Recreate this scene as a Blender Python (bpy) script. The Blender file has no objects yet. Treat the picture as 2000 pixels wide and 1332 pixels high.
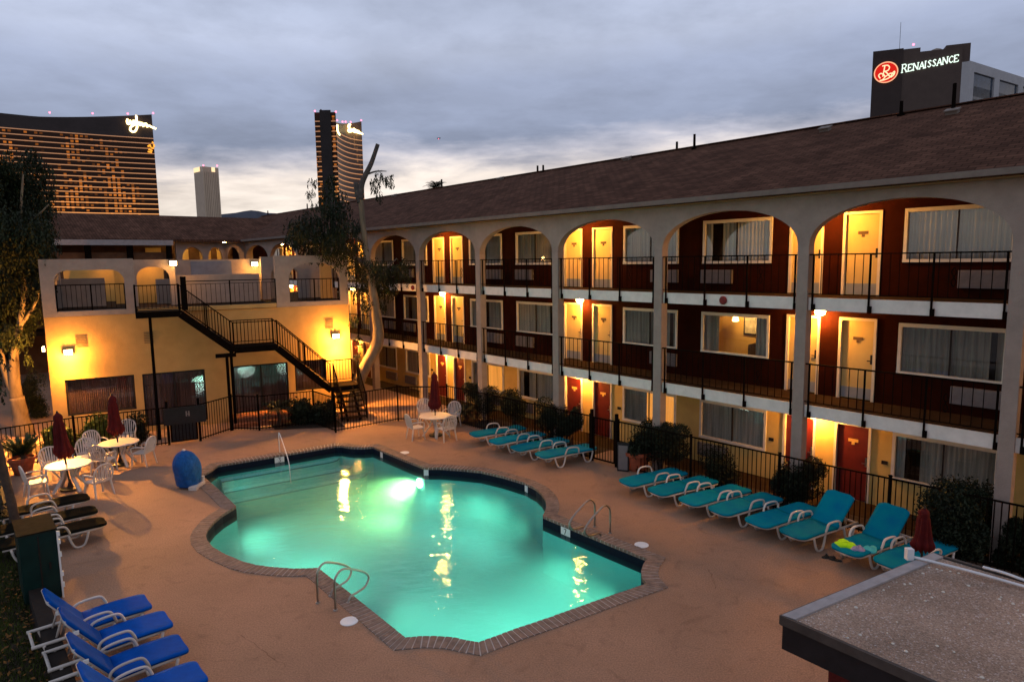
import bpy, bmesh, math, random
import numpy as np
from mathutils import Vector, Matrix
from mathutils.geometry import tessellate_polygon
random.seed(7)
PI = math.pi
sc = bpy.context.scene
col = sc.collection
R_ = math.radians
# ------------------------------------------------------------------ camera model (solved from the photograph)
FPX, PITCH, ROLL, CAMH = 1300.0, R_(6.90963), R_(0.82291), 6.1908
WA = R_(40.5644); WC = Vector((9.76924, 12.8009, 0)); BAY = 4.20458
PHI = R_(28.663); LO = Vector((-9, 27.01145, 0))
DV = Vector((-math.sin(WA), math.cos(WA), 0)); NV = Vector((math.cos(WA), math.sin(WA), 0))
UL = Vector((math.cos(PHI), math.sin(PHI), 0)); VL = Vector((-math.sin(PHI), math.cos(PHI), 0))
CF = Vector((0, math.cos(PITCH), -math.sin(PITCH))); R0 = Vector((1, 0, 0)); U0 = Vector((0, math.sin(PITCH), math.cos(PITCH)))
CR = R0*math.cos(ROLL) - U0*math.sin(ROLL); CU = U0*math.cos(ROLL) + R0*math.sin(ROLL)
CO = Vector((0, 0, CAMH))
def ray(x, y): return CF + CR*((x-1000)/FPX) + CU*((666-y)/FPX)
def G(x, y, z=0.0):                       # point of the ground (or of the level z) seen at a photo position
    q = ray(x, y); return CO + q*((z-CAMH)/q.z)
def at(x, y, Y):
    q = ray(x, y); return CO + q*(Y/q.y)
def onp(x, y, P, N):                      # point of a vertical plane
    q = ray(x, y); return CO + q*((P-CO).dot(N)/q.dot(N))
def Wp(s, w, z=0.0): return WC + DV*s + NV*w + Vector((0, 0, z))
def Lp(u, v, z=0.0): return LO + UL*u + VL*v + Vector((0, 0, z))
def w_of(P): e = P - WC; return e.dot(DV), e.dot(NV)

# ------------------------------------------------------------------ materials
MATS = {}
def nodes(name):
    m = bpy.data.materials.new(name); m.use_nodes = True
    nt = m.node_tree; nt.nodes.clear()
    out = nt.nodes.new('ShaderNodeOutputMaterial'); MATS[name] = m
    return m, nt, out
def N(nt, t, **k):
    n = nt.nodes.new(t)
    for a, b in k.items():
        if a.startswith('i_'): n.inputs[a[2:].replace('_', ' ')].default_value = b
        else: setattr(n, a, b)
    return n
def lk(nt, a, b): nt.links.new(a, b)
def c4(c): return (c[0], c[1], c[2], 1)
def mat(name, c, rough=.7, var=.25, scale=6, bump=.0, bscale=40, metal=0, c2=None, spec=.2, stretch=None, fine=0, bdist=.02):
    m, nt, out = nodes(name)
    p = N(nt, 'ShaderNodeBsdfPrincipled'); p.inputs['Roughness'].default_value = rough; p.inputs['Metallic'].default_value = metal
    p.inputs['Specular IOR Level'].default_value = spec
    tc = N(nt, 'ShaderNodeTexCoord'); mp = N(nt, 'ShaderNodeMapping'); lk(nt, tc.outputs['Object'], mp.inputs['Vector'])
    if stretch: mp.inputs['Scale'].default_value = stretch
    nz = N(nt, 'ShaderNodeTexNoise'); nz.inputs['Scale'].default_value = scale; nz.inputs['Detail'].default_value = 6; nz.inputs['Roughness'].default_value = .65
    lk(nt, mp.outputs[0], nz.inputs['Vector'])
    rp = N(nt, 'ShaderNodeValToRGB'); a = [x*(1-var) for x in c]; b = [min(1, x*(1+var)) for x in c]
    if c2: b = c2
    rp.color_ramp.elements[0].position = .3; rp.color_ramp.elements[1].position = .7
    rp.color_ramp.elements[0].color = c4(a if not c2 else c); rp.color_ramp.elements[1].color = c4(b)
    lk(nt, nz.outputs['Fac'], rp.inputs[0]); src = rp.outputs[0]
    if fine:
        n2 = N(nt, 'ShaderNodeTexNoise'); n2.inputs['Scale'].default_value = fine; n2.inputs['Detail'].default_value = 3
        lk(nt, tc.outputs['Object'], n2.inputs['Vector'])
        r2 = N(nt, 'ShaderNodeMapRange'); r2.inputs['From Min'].default_value = .3; r2.inputs['From Max'].default_value = .7; r2.inputs['To Min'].default_value = .55; r2.inputs['To Max'].default_value = 1.35
        lk(nt, n2.outputs['Fac'], r2.inputs[0])
        mx = N(nt, 'ShaderNodeMix', data_type='RGBA', blend_type='MULTIPLY'); mx.inputs[0].default_value = 1
        lk(nt, src, mx.inputs[6]); lk(nt, r2.outputs[0], mx.inputs[7]); src = mx.outputs[2]
    lk(nt, src, p.inputs['Base Color'])
    if bump:
        nb = N(nt, 'ShaderNodeTexNoise'); nb.inputs['Scale'].default_value = bscale; nb.inputs['Detail'].default_value = 4
        lk(nt, mp.outputs[0], nb.inputs['Vector'])
        bp = N(nt, 'ShaderNodeBump'); bp.inputs['Strength'].default_value = bump; bp.inputs['Distance'].default_value = bdist
        lk(nt, nb.outputs['Fac'], bp.inputs['Height']); lk(nt, bp.outputs[0], p.inputs['Normal'])
    lk(nt, p.outputs[0], out.inputs[0]); return m
def vary(name, lo, hi):
    nt = MATS[name].node_tree; p = next(n for n in nt.nodes if n.type == 'BSDF_PRINCIPLED'); src = p.inputs['Base Color'].links[0].from_socket
    oi = N(nt, 'ShaderNodeObjectInfo'); mr = N(nt, 'ShaderNodeMapRange'); mr.inputs['To Min'].default_value = lo; mr.inputs['To Max'].default_value = hi; lk(nt, oi.outputs['Random'], mr.inputs[0])
    mx = N(nt, 'ShaderNodeMix', data_type='RGBA', blend_type='MULTIPLY'); mx.inputs[0].default_value = 1; lk(nt, src, mx.inputs[6]); lk(nt, mr.outputs[0], mx.inputs[7]); lk(nt, mx.outputs[2], p.inputs['Base Color'])
def emit(name, c, s):
    m, nt, out = nodes(name); e = N(nt, 'ShaderNodeEmission'); e.inputs[0].default_value = c4(c); e.inputs[1].default_value = s
    lk(nt, e.outputs[0], out.inputs[0]); return m
def schlick(nt, f0, normal=None):
    g = N(nt, 'ShaderNodeNewGeometry'); d = N(nt, 'ShaderNodeVectorMath', operation='DOT_PRODUCT'); lk(nt, g.outputs['Incoming'], d.inputs[0]); lk(nt, normal or g.outputs['Normal'], d.inputs[1])
    a = N(nt, 'ShaderNodeMath', operation='ABSOLUTE'); lk(nt, d.outputs['Value'], a.inputs[0]); b = N(nt, 'ShaderNodeMath', operation='SUBTRACT', use_clamp=True); b.inputs[0].default_value = 1; lk(nt, a.outputs[0], b.inputs[1])
    c = N(nt, 'ShaderNodeMath', operation='POWER'); c.inputs[1].default_value = 5; lk(nt, b.outputs[0], c.inputs[0])
    e = N(nt, 'ShaderNodeMath', operation='MULTIPLY_ADD'); e.inputs[1].default_value = 1-f0; e.inputs[2].default_value = f0; lk(nt, c.outputs[0], e.inputs[0]); return e.outputs[0]
def glassy(name, tint, rough=.03, f0=.06, body=None, bodyfac=0):
    m, nt, out = nodes(name)
    tr = N(nt, 'ShaderNodeBsdfTransparent'); tr.inputs[0].default_value = c4(tint)
    gl = N(nt, 'ShaderNodeBsdfGlossy'); gl.inputs['Roughness'].default_value = rough
    mx = N(nt, 'ShaderNodeMixShader'); lk(nt, schlick(nt, f0), mx.inputs[0]); lk(nt, tr.outputs[0], mx.inputs[1]); lk(nt, gl.outputs[0], mx.inputs[2])
    lk(nt, mx.outputs[0], out.inputs[0]); return m

mat('brown_wall', (.023, .0043, .0014), .9, .2, 3, .35, 60, spec=.04)
mat('cream_wall', (.55, .36, .11), .85, .1, 2, .3, 70)
mat('club_wall', (.46, .275, .095), .9, .12, 1.6, .6, 35)
mat('white_stucco', (.285, .225, .185), .9, .14, 2.5, .6, 45)
mat('band_white', (.66, .60, .53), .7, .1, 4, .1, 30)
mat('deck_slab', (.026, .015, .008), .9, .3, 3, .1, spec=.05)
mat('ceiling_paint', (.30, .19, .09), .8, .1, 3)
mat('door_cream', (.62, .43, .155), .55, .07, 3)
mat('door_red', (.085, .010, .009), .45, .2, 4)
mat('trim_cream', (.66, .55, .38), .6, .06, 5)
mat('trim_white', (.58, .53, .45), .6, .08, 5)
mat('kick_grey', (.22, .23, .24), .5, .1)
mat('plaque', (.10, .06, .03), .5, .1)
mat('gold_plaque', (.5, .3, .09), .4, .1)
mat('black_iron', (.005, .003, .002), .9, .3, 9, spec=.03)
mat('bronze_frame', (.018, .012, .010), .5, .2)
mat('vent_tan', (.20, .13, .06), .7, .2)
mat('crack_dark', (.17, .095, .055), .95, .4, 5)
mat('drip_metal', (.05, .042, .038), .6, .4, 3)
mat('gutter_paint', (.17, .135, .11), .7, .15, 3)
mat('wall_dark', (.016, .011, .008), .9, .4, 5)
mat('bark_unlit', (.085, .068, .058), .9, .35, 6, .8, 14)  # darker bark copy: upper limbs outside the lamplight, shade put into colour
mat('steel', (.32, .29, .26), .28, .08, 8, metal=1)
mat('white_plastic', (.56, .50, .44), .45, .08, 7)
mat('ac_grey', (.17, .145, .135), .6, .15, 8)
mat('red_bell', (.16, .02, .02), .5)
mat('umbrella_red', (.075, .004, .004), .85, .25, 8, .3, 60)
mat('teal_sling', (.001, .205, .25), .9, .18, 3, .35, 160, c2=(.001, .14, .25), spec=.04)
mat('blue_sling', (.001, .072, .36), .9, .2, 6, .35, 160, spec=.04)
mat('dark_sling', (.006, .006, .004), .95, .25, 6, .3, 160, spec=.02)
mat('blue_cover', (.004, .065, .24), .6, .3, 7, .5, 12, bdist=.05)
mat('terracotta', (.26, .065, .03), .8, .25, 6)
mat('soil', (.03, .02, .013), 1, .5, 9, .8, 20)
mat('leaf_dark', (.014, .020, .008), .7, .6, 1.7)
mat('leaf_bush', (.012, .017, .007), .65, .6, 2.5)
mat('leaf_lit', (.06, .085, .012), .7, .5, 2)  # brighter leaf green, lamplight on the clubhouse shrubs put into the colour
mat('leaf_tree', (.014, .019, .006), .7, .6, .9)
mat('leaf_palm', (.02, .045, .016), .6, .4, 3)
mat('bark', (.19, .135, .085), .9, .4, 5, .8, 14, stretch=(1, 1, .3))
mat('bark_dark', (.06, .04, .03), .9, .4, 6, .8, 14)
mat('grass', (.040, .052, .008), .9, .7, 3)
mat('dry_leaf', (.13, .055, .012), .9, .5, 8)
mat('green_cabinet', (.004, .020, .017), .4, .3, 3)
mat('cabinet_top', (.016, .015, .010), .95, .35, 5, spec=.02)  # lid darkened: the shadow on it is put into the colour
mat('tile_navy', (.0025, .006, .016), .5, .3, 12, spec=.12)
mat('coping_brick', (.19, .135, .105), .85, .35, 7, .4, 50)
mat('mortar', (.42, .37, .33), .9, .15)
mat('shed_red', (.075, .008, .008), .8, .3, 6, .5, 30)
mat('fascia_dark', (.012, .011, .013), .5, .3)
mat('pipe_white', (.6, .6, .6), .5, .08)
mat('towel_lime', (.38, .75, .01), .9, .15, 20, .6, 60)
mat('towel_lilac', (.30, .25, .36), .9, .3, 20, .6, 60)
mat('towel_aqua', (.06, .42, .42), .9, .2, 20, .6, 60)
mat('sandal', (.03, .028, .025), .7, .5, 30)
mat('sign_face', (.16, .14, .13), .7, .1)
mat('sign_dark', (.012, .011, .012), .5, .2)
mat('white_paint', (.7, .7, .68), .6, .04)
mat('brick_step', (.23, .085, .04), .9, .35, 9, .4, 30)
mat('concrete_far', (.22, .18, .15), .9, .2)
mat('hill_rock', (.10, .11, .14), 1, .2, .01)
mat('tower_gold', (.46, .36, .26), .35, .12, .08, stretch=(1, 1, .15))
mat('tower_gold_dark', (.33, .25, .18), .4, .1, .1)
mat('bronze_dark', (.012, .008, .008), .4, .4, .05)
mat('bronze_crown', (.028, .020, .020), .4, .3, .05)
mat('hotel_brown', (.072, .052, .044), .85, .12, .4, .2, 3)
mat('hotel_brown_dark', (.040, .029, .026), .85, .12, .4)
mat('hotel_white', (.34, .34, .35), .8, .08, .5)
mat('far_brown', (.10, .05, .026), .9, .3, 2)
mat('slate_panel', (.135, .155, .20), .8, .2, 2)
mat('canopy_edge', (.30, .27, .26), .8, .15)
for nm_ in ('teal_sling','blue_sling','white_plastic','ac_grey','door_cream'): vary(nm_, .78, 1.12)
glassy('glass', (.93, .93, .93))
glassy('glass_dark', (.55, .55, .6))
emit('bulb', (1, .62, .2), 60)
emit('bulb_dim', (1, .55, .16), 14)
emit('sign_gold', (1, .72, .28), 7)
emit('reflection_orange', (1, .38, .04), 1.6)
emit('sign_white', (.80, 1, .86), 1.5)
emit('sign_red', (.75, .018, .012), .95)
emit('sign_cream', (1, .74, .42), 1.3)
emit('sign_rim', (1, .45, .25), 1.2)
emit('beacon', (1, .12, .2), 6)
emit('pool_lens', (1, .95, .55), 30)
emit('room_lamp', (1, .6, .2), 12)

def curtain_mat(name, c, glow=None, strength=0):
    m, nt, out = nodes(name)
    p = N(nt, 'ShaderNodeBsdfPrincipled'); p.inputs['Roughness'].default_value = .9
    tc = N(nt, 'ShaderNodeTexCoord'); mp = N(nt, 'ShaderNodeMapping'); mp.inputs['Scale'].default_value = (9, 9, .3)
    lk(nt, tc.outputs['Object'], mp.inputs[0]); nz = N(nt, 'ShaderNodeTexNoise'); nz.inputs['Scale'].default_value = 1.5; nz.inputs['Detail'].default_value = 5
    lk(nt, mp.outputs[0], nz.inputs['Vector']); rp = N(nt, 'ShaderNodeValToRGB')
    rp.color_ramp.elements[0].position = .3; rp.color_ramp.elements[1].position = .7
    rp.color_ramp.elements[0].color = c4([x*.5 for x in c]); rp.color_ramp.elements[1].color = c4([x*1.3 for x in c])
    lk(nt, nz.outputs['Fac'], rp.inputs[0]); lk(nt, rp.outputs[0], p.inputs['Base Color'])
    if glow:
        mg = N(nt, 'ShaderNodeMix', data_type='RGBA', blend_type='MULTIPLY'); mg.inputs[0].default_value = 1
        mg.inputs[7].default_value = c4(glow); r2 = N(nt, 'ShaderNodeMapRange'); r2.inputs['To Min'].default_value = .4; r2.inputs['To Max'].default_value = 1.4
        lk(nt, nz.outputs['Fac'], r2.inputs[0]); lk(nt, r2.outputs[0], mg.inputs[6]); lk(nt, mg.outputs[2], p.inputs['Emission Color'])
        p.inputs['Emission Strength'].default_value = strength
    lk(nt, p.outputs[0], out.inputs[0])
curtain_mat('curtain', (.36, .335, .27))
vary('curtain', .72, 1.2)
curtain_mat('curtain_dark', (.17, .085, .065))
curtain_mat('curtain_glow', (.4, .3, .15), (1, .36, .05), 1.0)
mat('room_wall', (.62, .38, .10), .9, .1, 2)
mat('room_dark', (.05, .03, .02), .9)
mat('picture_art', (.45, .38, .25), .7, .4, 5)

def deck_material():
    m, nt, out = nodes('pool_deck_concrete')
    p = N(nt, 'ShaderNodeBsdfPrincipled'); p.inputs['Roughness'].default_value = .85; p.inputs['Specular IOR Level'].default_value = .12
    tc = N(nt, 'ShaderNodeTexCoord')
    n1 = N(nt, 'ShaderNodeTexNoise'); n1.inputs['Scale'].default_value = .55; n1.inputs['Detail'].default_value = 7; n1.inputs['Roughness'].default_value = .6
    n2 = N(nt, 'ShaderNodeTexNoise'); n2.inputs['Scale'].default_value = 38; n2.inputs['Detail'].default_value = 2
    n3 = N(nt, 'ShaderNodeTexNoise'); n3.inputs['Scale'].default_value = 2.6; n3.inputs['Detail'].default_value = 8; n3.inputs['Distortion'].default_value = 1.2
    for n in (n1, n2, n3): lk(nt, tc.outputs['Object'], n.inputs['Vector'])
    rp = N(nt, 'ShaderNodeValToRGB'); e = rp.color_ramp.elements
    e[0].position = .3; e[0].color = (.245, .145, .092, 1); e[1].position = .72; e[1].color = (.33, .193, .123, 1)
    lk(nt, n1.outputs['Fac'], rp.inputs[0])
    st = N(nt, 'ShaderNodeMapRange'); st.inputs['From Min'].default_value = .56; st.inputs['From Max'].default_value = .72; st.inputs['To Min'].default_value = 1; st.inputs['To Max'].default_value = .82
    lk(nt, n3.outputs['Fac'], st.inputs[0])
    sp = N(nt, 'ShaderNodeMapRange'); sp.inputs['From Min'].default_value = .3; sp.inputs['From Max'].default_value = .7; sp.inputs['To Min'].default_value = .78; sp.inputs['To Max'].default_value = 1.22
    lk(nt, n2.outputs['Fac'], sp.inputs[0])
    a = N(nt, 'ShaderNodeMix', data_type='RGBA', blend_type='MULTIPLY'); a.inputs[0].default_value = 1; lk(nt, rp.outputs[0], a.inputs[6]); lk(nt, st.outputs[0], a.inputs[7])
    b = N(nt, 'ShaderNodeMix', data_type='RGBA', blend_type='MULTIPLY'); b.inputs[0].default_value = 1; lk(nt, a.outputs[2], b.inputs[6]); lk(nt, sp.outputs[0], b.inputs[7])
    lk(nt, b.outputs[2], p.inputs['Base Color'])
    bp = N(nt, 'ShaderNodeBump'); bp.inputs['Strength'].default_value = .35; bp.inputs['Distance'].default_value = .01
    lk(nt, n2.outputs['Fac'], bp.inputs['Height']); lk(nt, bp.outputs[0], p.inputs['Normal'])
    lk(nt, p.outputs[0], out.inputs[0])
deck_material()

def shingle_material(name, c, sx, sy, rough=.95):
    m, nt, out = nodes(name)
    p = N(nt, 'ShaderNodeBsdfPrincipled'); p.inputs['Roughness'].default_value = rough; p.inputs['Specular IOR Level'].default_value = .02
    tc = N(nt, 'ShaderNodeTexCoord'); sp = N(nt, 'ShaderNodeSeparateXYZ'); lk(nt, tc.outputs['Object'], sp.inputs[0])
    cb = N(nt, 'ShaderNodeCombineXYZ'); lk(nt, sp.outputs[1], cb.inputs[0]); lk(nt, sp.outputs[0], cb.inputs[1])
    br = N(nt, 'ShaderNodeTexBrick'); br.inputs['Scale'].default_value = 1; br.inputs['Brick Width'].default_value = sx; br.inputs['Row Height'].default_value = sy
    br.inputs['Mortar Size'].default_value = .012; br.inputs['Color1'].default_value = c4([x*.75 for x in c]); br.inputs['Color2'].default_value = c4([x*1.25 for x in c]); br.inputs['Mortar'].default_value = c4([x*.35 for x in c])
    br.inputs['Bias'].default_value = 0
    lk(nt, cb.outputs[0], br.inputs['Vector'])
    nz = N(nt, 'ShaderNodeTexNoise'); nz.inputs['Scale'].default_value = 1.1; nz.inputs['Detail'].default_value = 6; lk(nt, tc.outputs['Object'], nz.inputs['Vector'])
    mr = N(nt, 'ShaderNodeMapRange'); mr.inputs['From Min'].default_value = .3; mr.inputs['From Max'].default_value = .7; mr.inputs['To Min'].default_value = .72; mr.inputs['To Max'].default_value = 1.25; lk(nt, nz.outputs['Fac'], mr.inputs[0])
    mx = N(nt, 'ShaderNodeMix', data_type='RGBA', blend_type='MULTIPLY'); mx.inputs[0].default_value = 1; lk(nt, br.outputs['Color'], mx.inputs[6]); lk(nt, mr.outputs[0], mx.inputs[7])
    lk(nt, mx.outputs[2], p.inputs['Base Color']); lk(nt, p.outputs[0], out.inputs[0])
shingle_material('shingles', (.086, .041, .026), .32, .16)

def gravel_material():
    m, nt, out = nodes('roof_gravel')
    p = N(nt, 'ShaderNodeBsdfPrincipled'); p.inputs['Roughness'].default_value = .95; p.inputs['Specular IOR Level'].default_value = .2
    tc = N(nt, 'ShaderNodeTexCoord'); vo = N(nt, 'ShaderNodeTexVoronoi'); vo.inputs['Scale'].default_value = 75; lk(nt, tc.outputs['Object'], vo.inputs['Vector'])
    nz = N(nt, 'ShaderNodeTexNoise'); nz.inputs['Scale'].default_value = 1.3; nz.inputs['Detail'].default_value = 7; lk(nt, tc.outputs['Object'], nz.inputs['Vector'])
    sp = N(nt, 'ShaderNodeSeparateColor'); lk(nt, vo.outputs['Color'], sp.inputs[0])
    rp = N(nt, 'ShaderNodeValToRGB'); e = rp.color_ramp.elements; e[0].color = (.25, .168, .122, 1); e[1].position = .90; e[1].color = (.44, .30, .215, 1)
    x = e.new(.97); x.color = (.55, .45, .4, 1); lk(nt, sp.outputs[0], rp.inputs[0])
    mr = N(nt, 'ShaderNodeMapRange'); mr.inputs['From Min'].default_value = .3; mr.inputs['From Max'].default_value = .7; mr.inputs['To Min'].default_value = .75; mr.inputs['To Max'].default_value = 1.2; lk(nt, nz.outputs['Fac'], mr.inputs[0])
    mx = N(nt, 'ShaderNodeMix', data_type='RGBA', blend_type='MULTIPLY'); mx.inputs[0].default_value = 1; lk(nt, rp.outputs[0], mx.inputs[6]); lk(nt, mr.outputs[0], mx.inputs[7])
    lk(nt, mx.outputs[2], p.inputs['Base Color'])
    bp = N(nt, 'ShaderNodeBump'); bp.inputs['Strength'].default_value = .8; bp.inputs['Distance'].default_value = .02; lk(nt, vo.outputs['Distance'], bp.inputs['Height']); lk(nt, bp.outputs[0], p.inputs['Normal'])
    lk(nt, p.outputs[0], out.inputs[0])
gravel_material()

def water_material():
    m, nt, out = nodes('pool_water')
    tr = N(nt, 'ShaderNodeBsdfTransparent'); tr.inputs[0].default_value = (.93, 1, .98, 1)
    gl = N(nt, 'ShaderNodeBsdfGlossy'); gl.inputs['Roughness'].default_value = .035
    tc = N(nt, 'ShaderNodeTexCoord'); mp = N(nt, 'ShaderNodeMapping'); mp.inputs['Rotation'].default_value = (0, 0, .3); mp.inputs['Scale'].default_value = (1, 1.5, 1)
    lk(nt, tc.outputs['Object'], mp.inputs[0])
    n1 = N(nt, 'ShaderNodeTexNoise'); n1.inputs['Scale'].default_value = 2.3; n1.inputs['Detail'].default_value = 3; lk(nt, mp.outputs[0], n1.inputs['Vector'])
    bp = N(nt, 'ShaderNodeBump'); bp.inputs['Strength'].default_value = .16; bp.inputs['Distance'].default_value = .1; lk(nt, n1.outputs['Fac'], bp.inputs['Height'])
    lk(nt, bp.outputs[0], gl.inputs['Normal'])
    mx = N(nt, 'ShaderNodeMixShader'); lk(nt, schlick(nt, .021, bp.outputs[0]), mx.inputs[0]); lk(nt, tr.outputs[0], mx.inputs[1]); lk(nt, gl.outputs[0], mx.inputs[2])
    lk(nt, mx.outputs[0], out.inputs[0])
    va = N(nt, 'ShaderNodeVolumeAbsorption'); va.inputs[0].default_value = (.22, .90, .84, 1); va.inputs[1].default_value = .20
    vs = N(nt, 'ShaderNodeVolumeScatter'); vs.inputs[0].default_value = (.24, .98, .82, 1); vs.inputs[1].default_value = .34; vs.inputs[2].default_value = .25
    av = N(nt, 'ShaderNodeAddShader'); lk(nt, va.outputs[0], av.inputs[0]); lk(nt, vs.outputs[0], av.inputs[1]); lk(nt, av.outputs[0], out.inputs['Volume'])
water_material()
mat('pool_plaster', (.06, .60, .50), .7, .16, .7, .15, 8, c2=(.10, .68, .58))
mat('pool_step', (.18, .66, .58), .7, .1, 2)
mat('step_edge', (.01, .12, .13), .6, .1)

def tower_material(name, cellx, cellz, base, lit, density, strength):
    # bronze glass with lit rooms behind some of its panes (object coordinates: x along the facade, z up)
    m, nt, out = nodes(name)
    p = N(nt, 'ShaderNodeBsdfPrincipled'); p.inputs['Roughness'].default_value = .45; p.inputs['Specular IOR Level'].default_value = .12; p.inputs['Base Color'].default_value = c4(base)
    uv = N(nt, 'ShaderNodeUVMap'); mp = N(nt, 'ShaderNodeMapping'); mp.inputs['Scale'].default_value = (1/cellx, 1/cellz, 1); lk(nt, uv.outputs[0], mp.inputs[0])
    fl = N(nt, 'ShaderNodeVectorMath', operation='FLOOR'); lk(nt, mp.outputs[0], fl.inputs[0])
    wn = N(nt, 'ShaderNodeTexWhiteNoise', noise_dimensions='2D'); lk(nt, fl.outputs[0], wn.inputs['Vector'])
    nz = N(nt, 'ShaderNodeTexNoise'); nz.inputs['Scale'].default_value = .09; nz.inputs['Detail'].default_value = 3
    m2 = N(nt, 'ShaderNodeMapping'); m2.inputs['Scale'].default_value = (1.6, .35, 1); lk(nt, fl.outputs[0], m2.inputs[0]); lk(nt, m2.outputs[0], nz.inputs['Vector'])
    ad = N(nt, 'ShaderNodeMath', operation='MULTIPLY_ADD'); ad.inputs[1].default_value = 4.5; lk(nt, nz.outputs['Fac'], ad.inputs[0])
    md = N(nt, 'ShaderNodeMath', operation='SUBTRACT'); lk(nt, wn.outputs['Value'], md.inputs[0]); md.inputs[1].default_value = 3.45 - density; lk(nt, md.outputs[0], ad.inputs[2])
    cl0 = N(nt, 'ShaderNodeClamp'); lk(nt, ad.outputs[0], cl0.inputs[0]); cl = cl0
    fr_ = N(nt, 'ShaderNodeVectorMath', operation='FRACTION'); lk(nt, mp.outputs[0], fr_.inputs[0]); sx_ = N(nt, 'ShaderNodeSeparateXYZ'); lk(nt, fr_.outputs[0], sx_.inputs[0])
    for k_, (c_, w_) in enumerate(((.5,.30),(.5,.34))):
        cp = N(nt, 'ShaderNodeMath', operation='COMPARE'); cp.inputs[1].default_value = c_; cp.inputs[2].default_value = w_; lk(nt, sx_.outputs[k_], cp.inputs[0])
        m3 = N(nt, 'ShaderNodeMath', operation='MULTIPLY'); lk(nt, cl.outputs[0], m3.inputs[0]); lk(nt, cp.outputs[0], m3.inputs[1]); cl = m3
    mu = N(nt, 'ShaderNodeMath', operation='MULTIPLY'); mu.inputs[1].default_value = strength; lk(nt, cl.outputs[0], mu.inputs[0])
    p.inputs['Emission Color'].default_value = c4(lit); lk(nt, mu.outputs[0], p.inputs['Emission Strength']); lk(nt, p.outputs[0], out.inputs[0])
tower_material('tower_glass', 5.2, 3.4, (.030, .012, .006), (1, .27, .03), .58, 1.0)
tower_material('tower_glass_side', 4.2, 3.4, (.10, .065, .05), (1, .42, .12), .12, .30)

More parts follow.
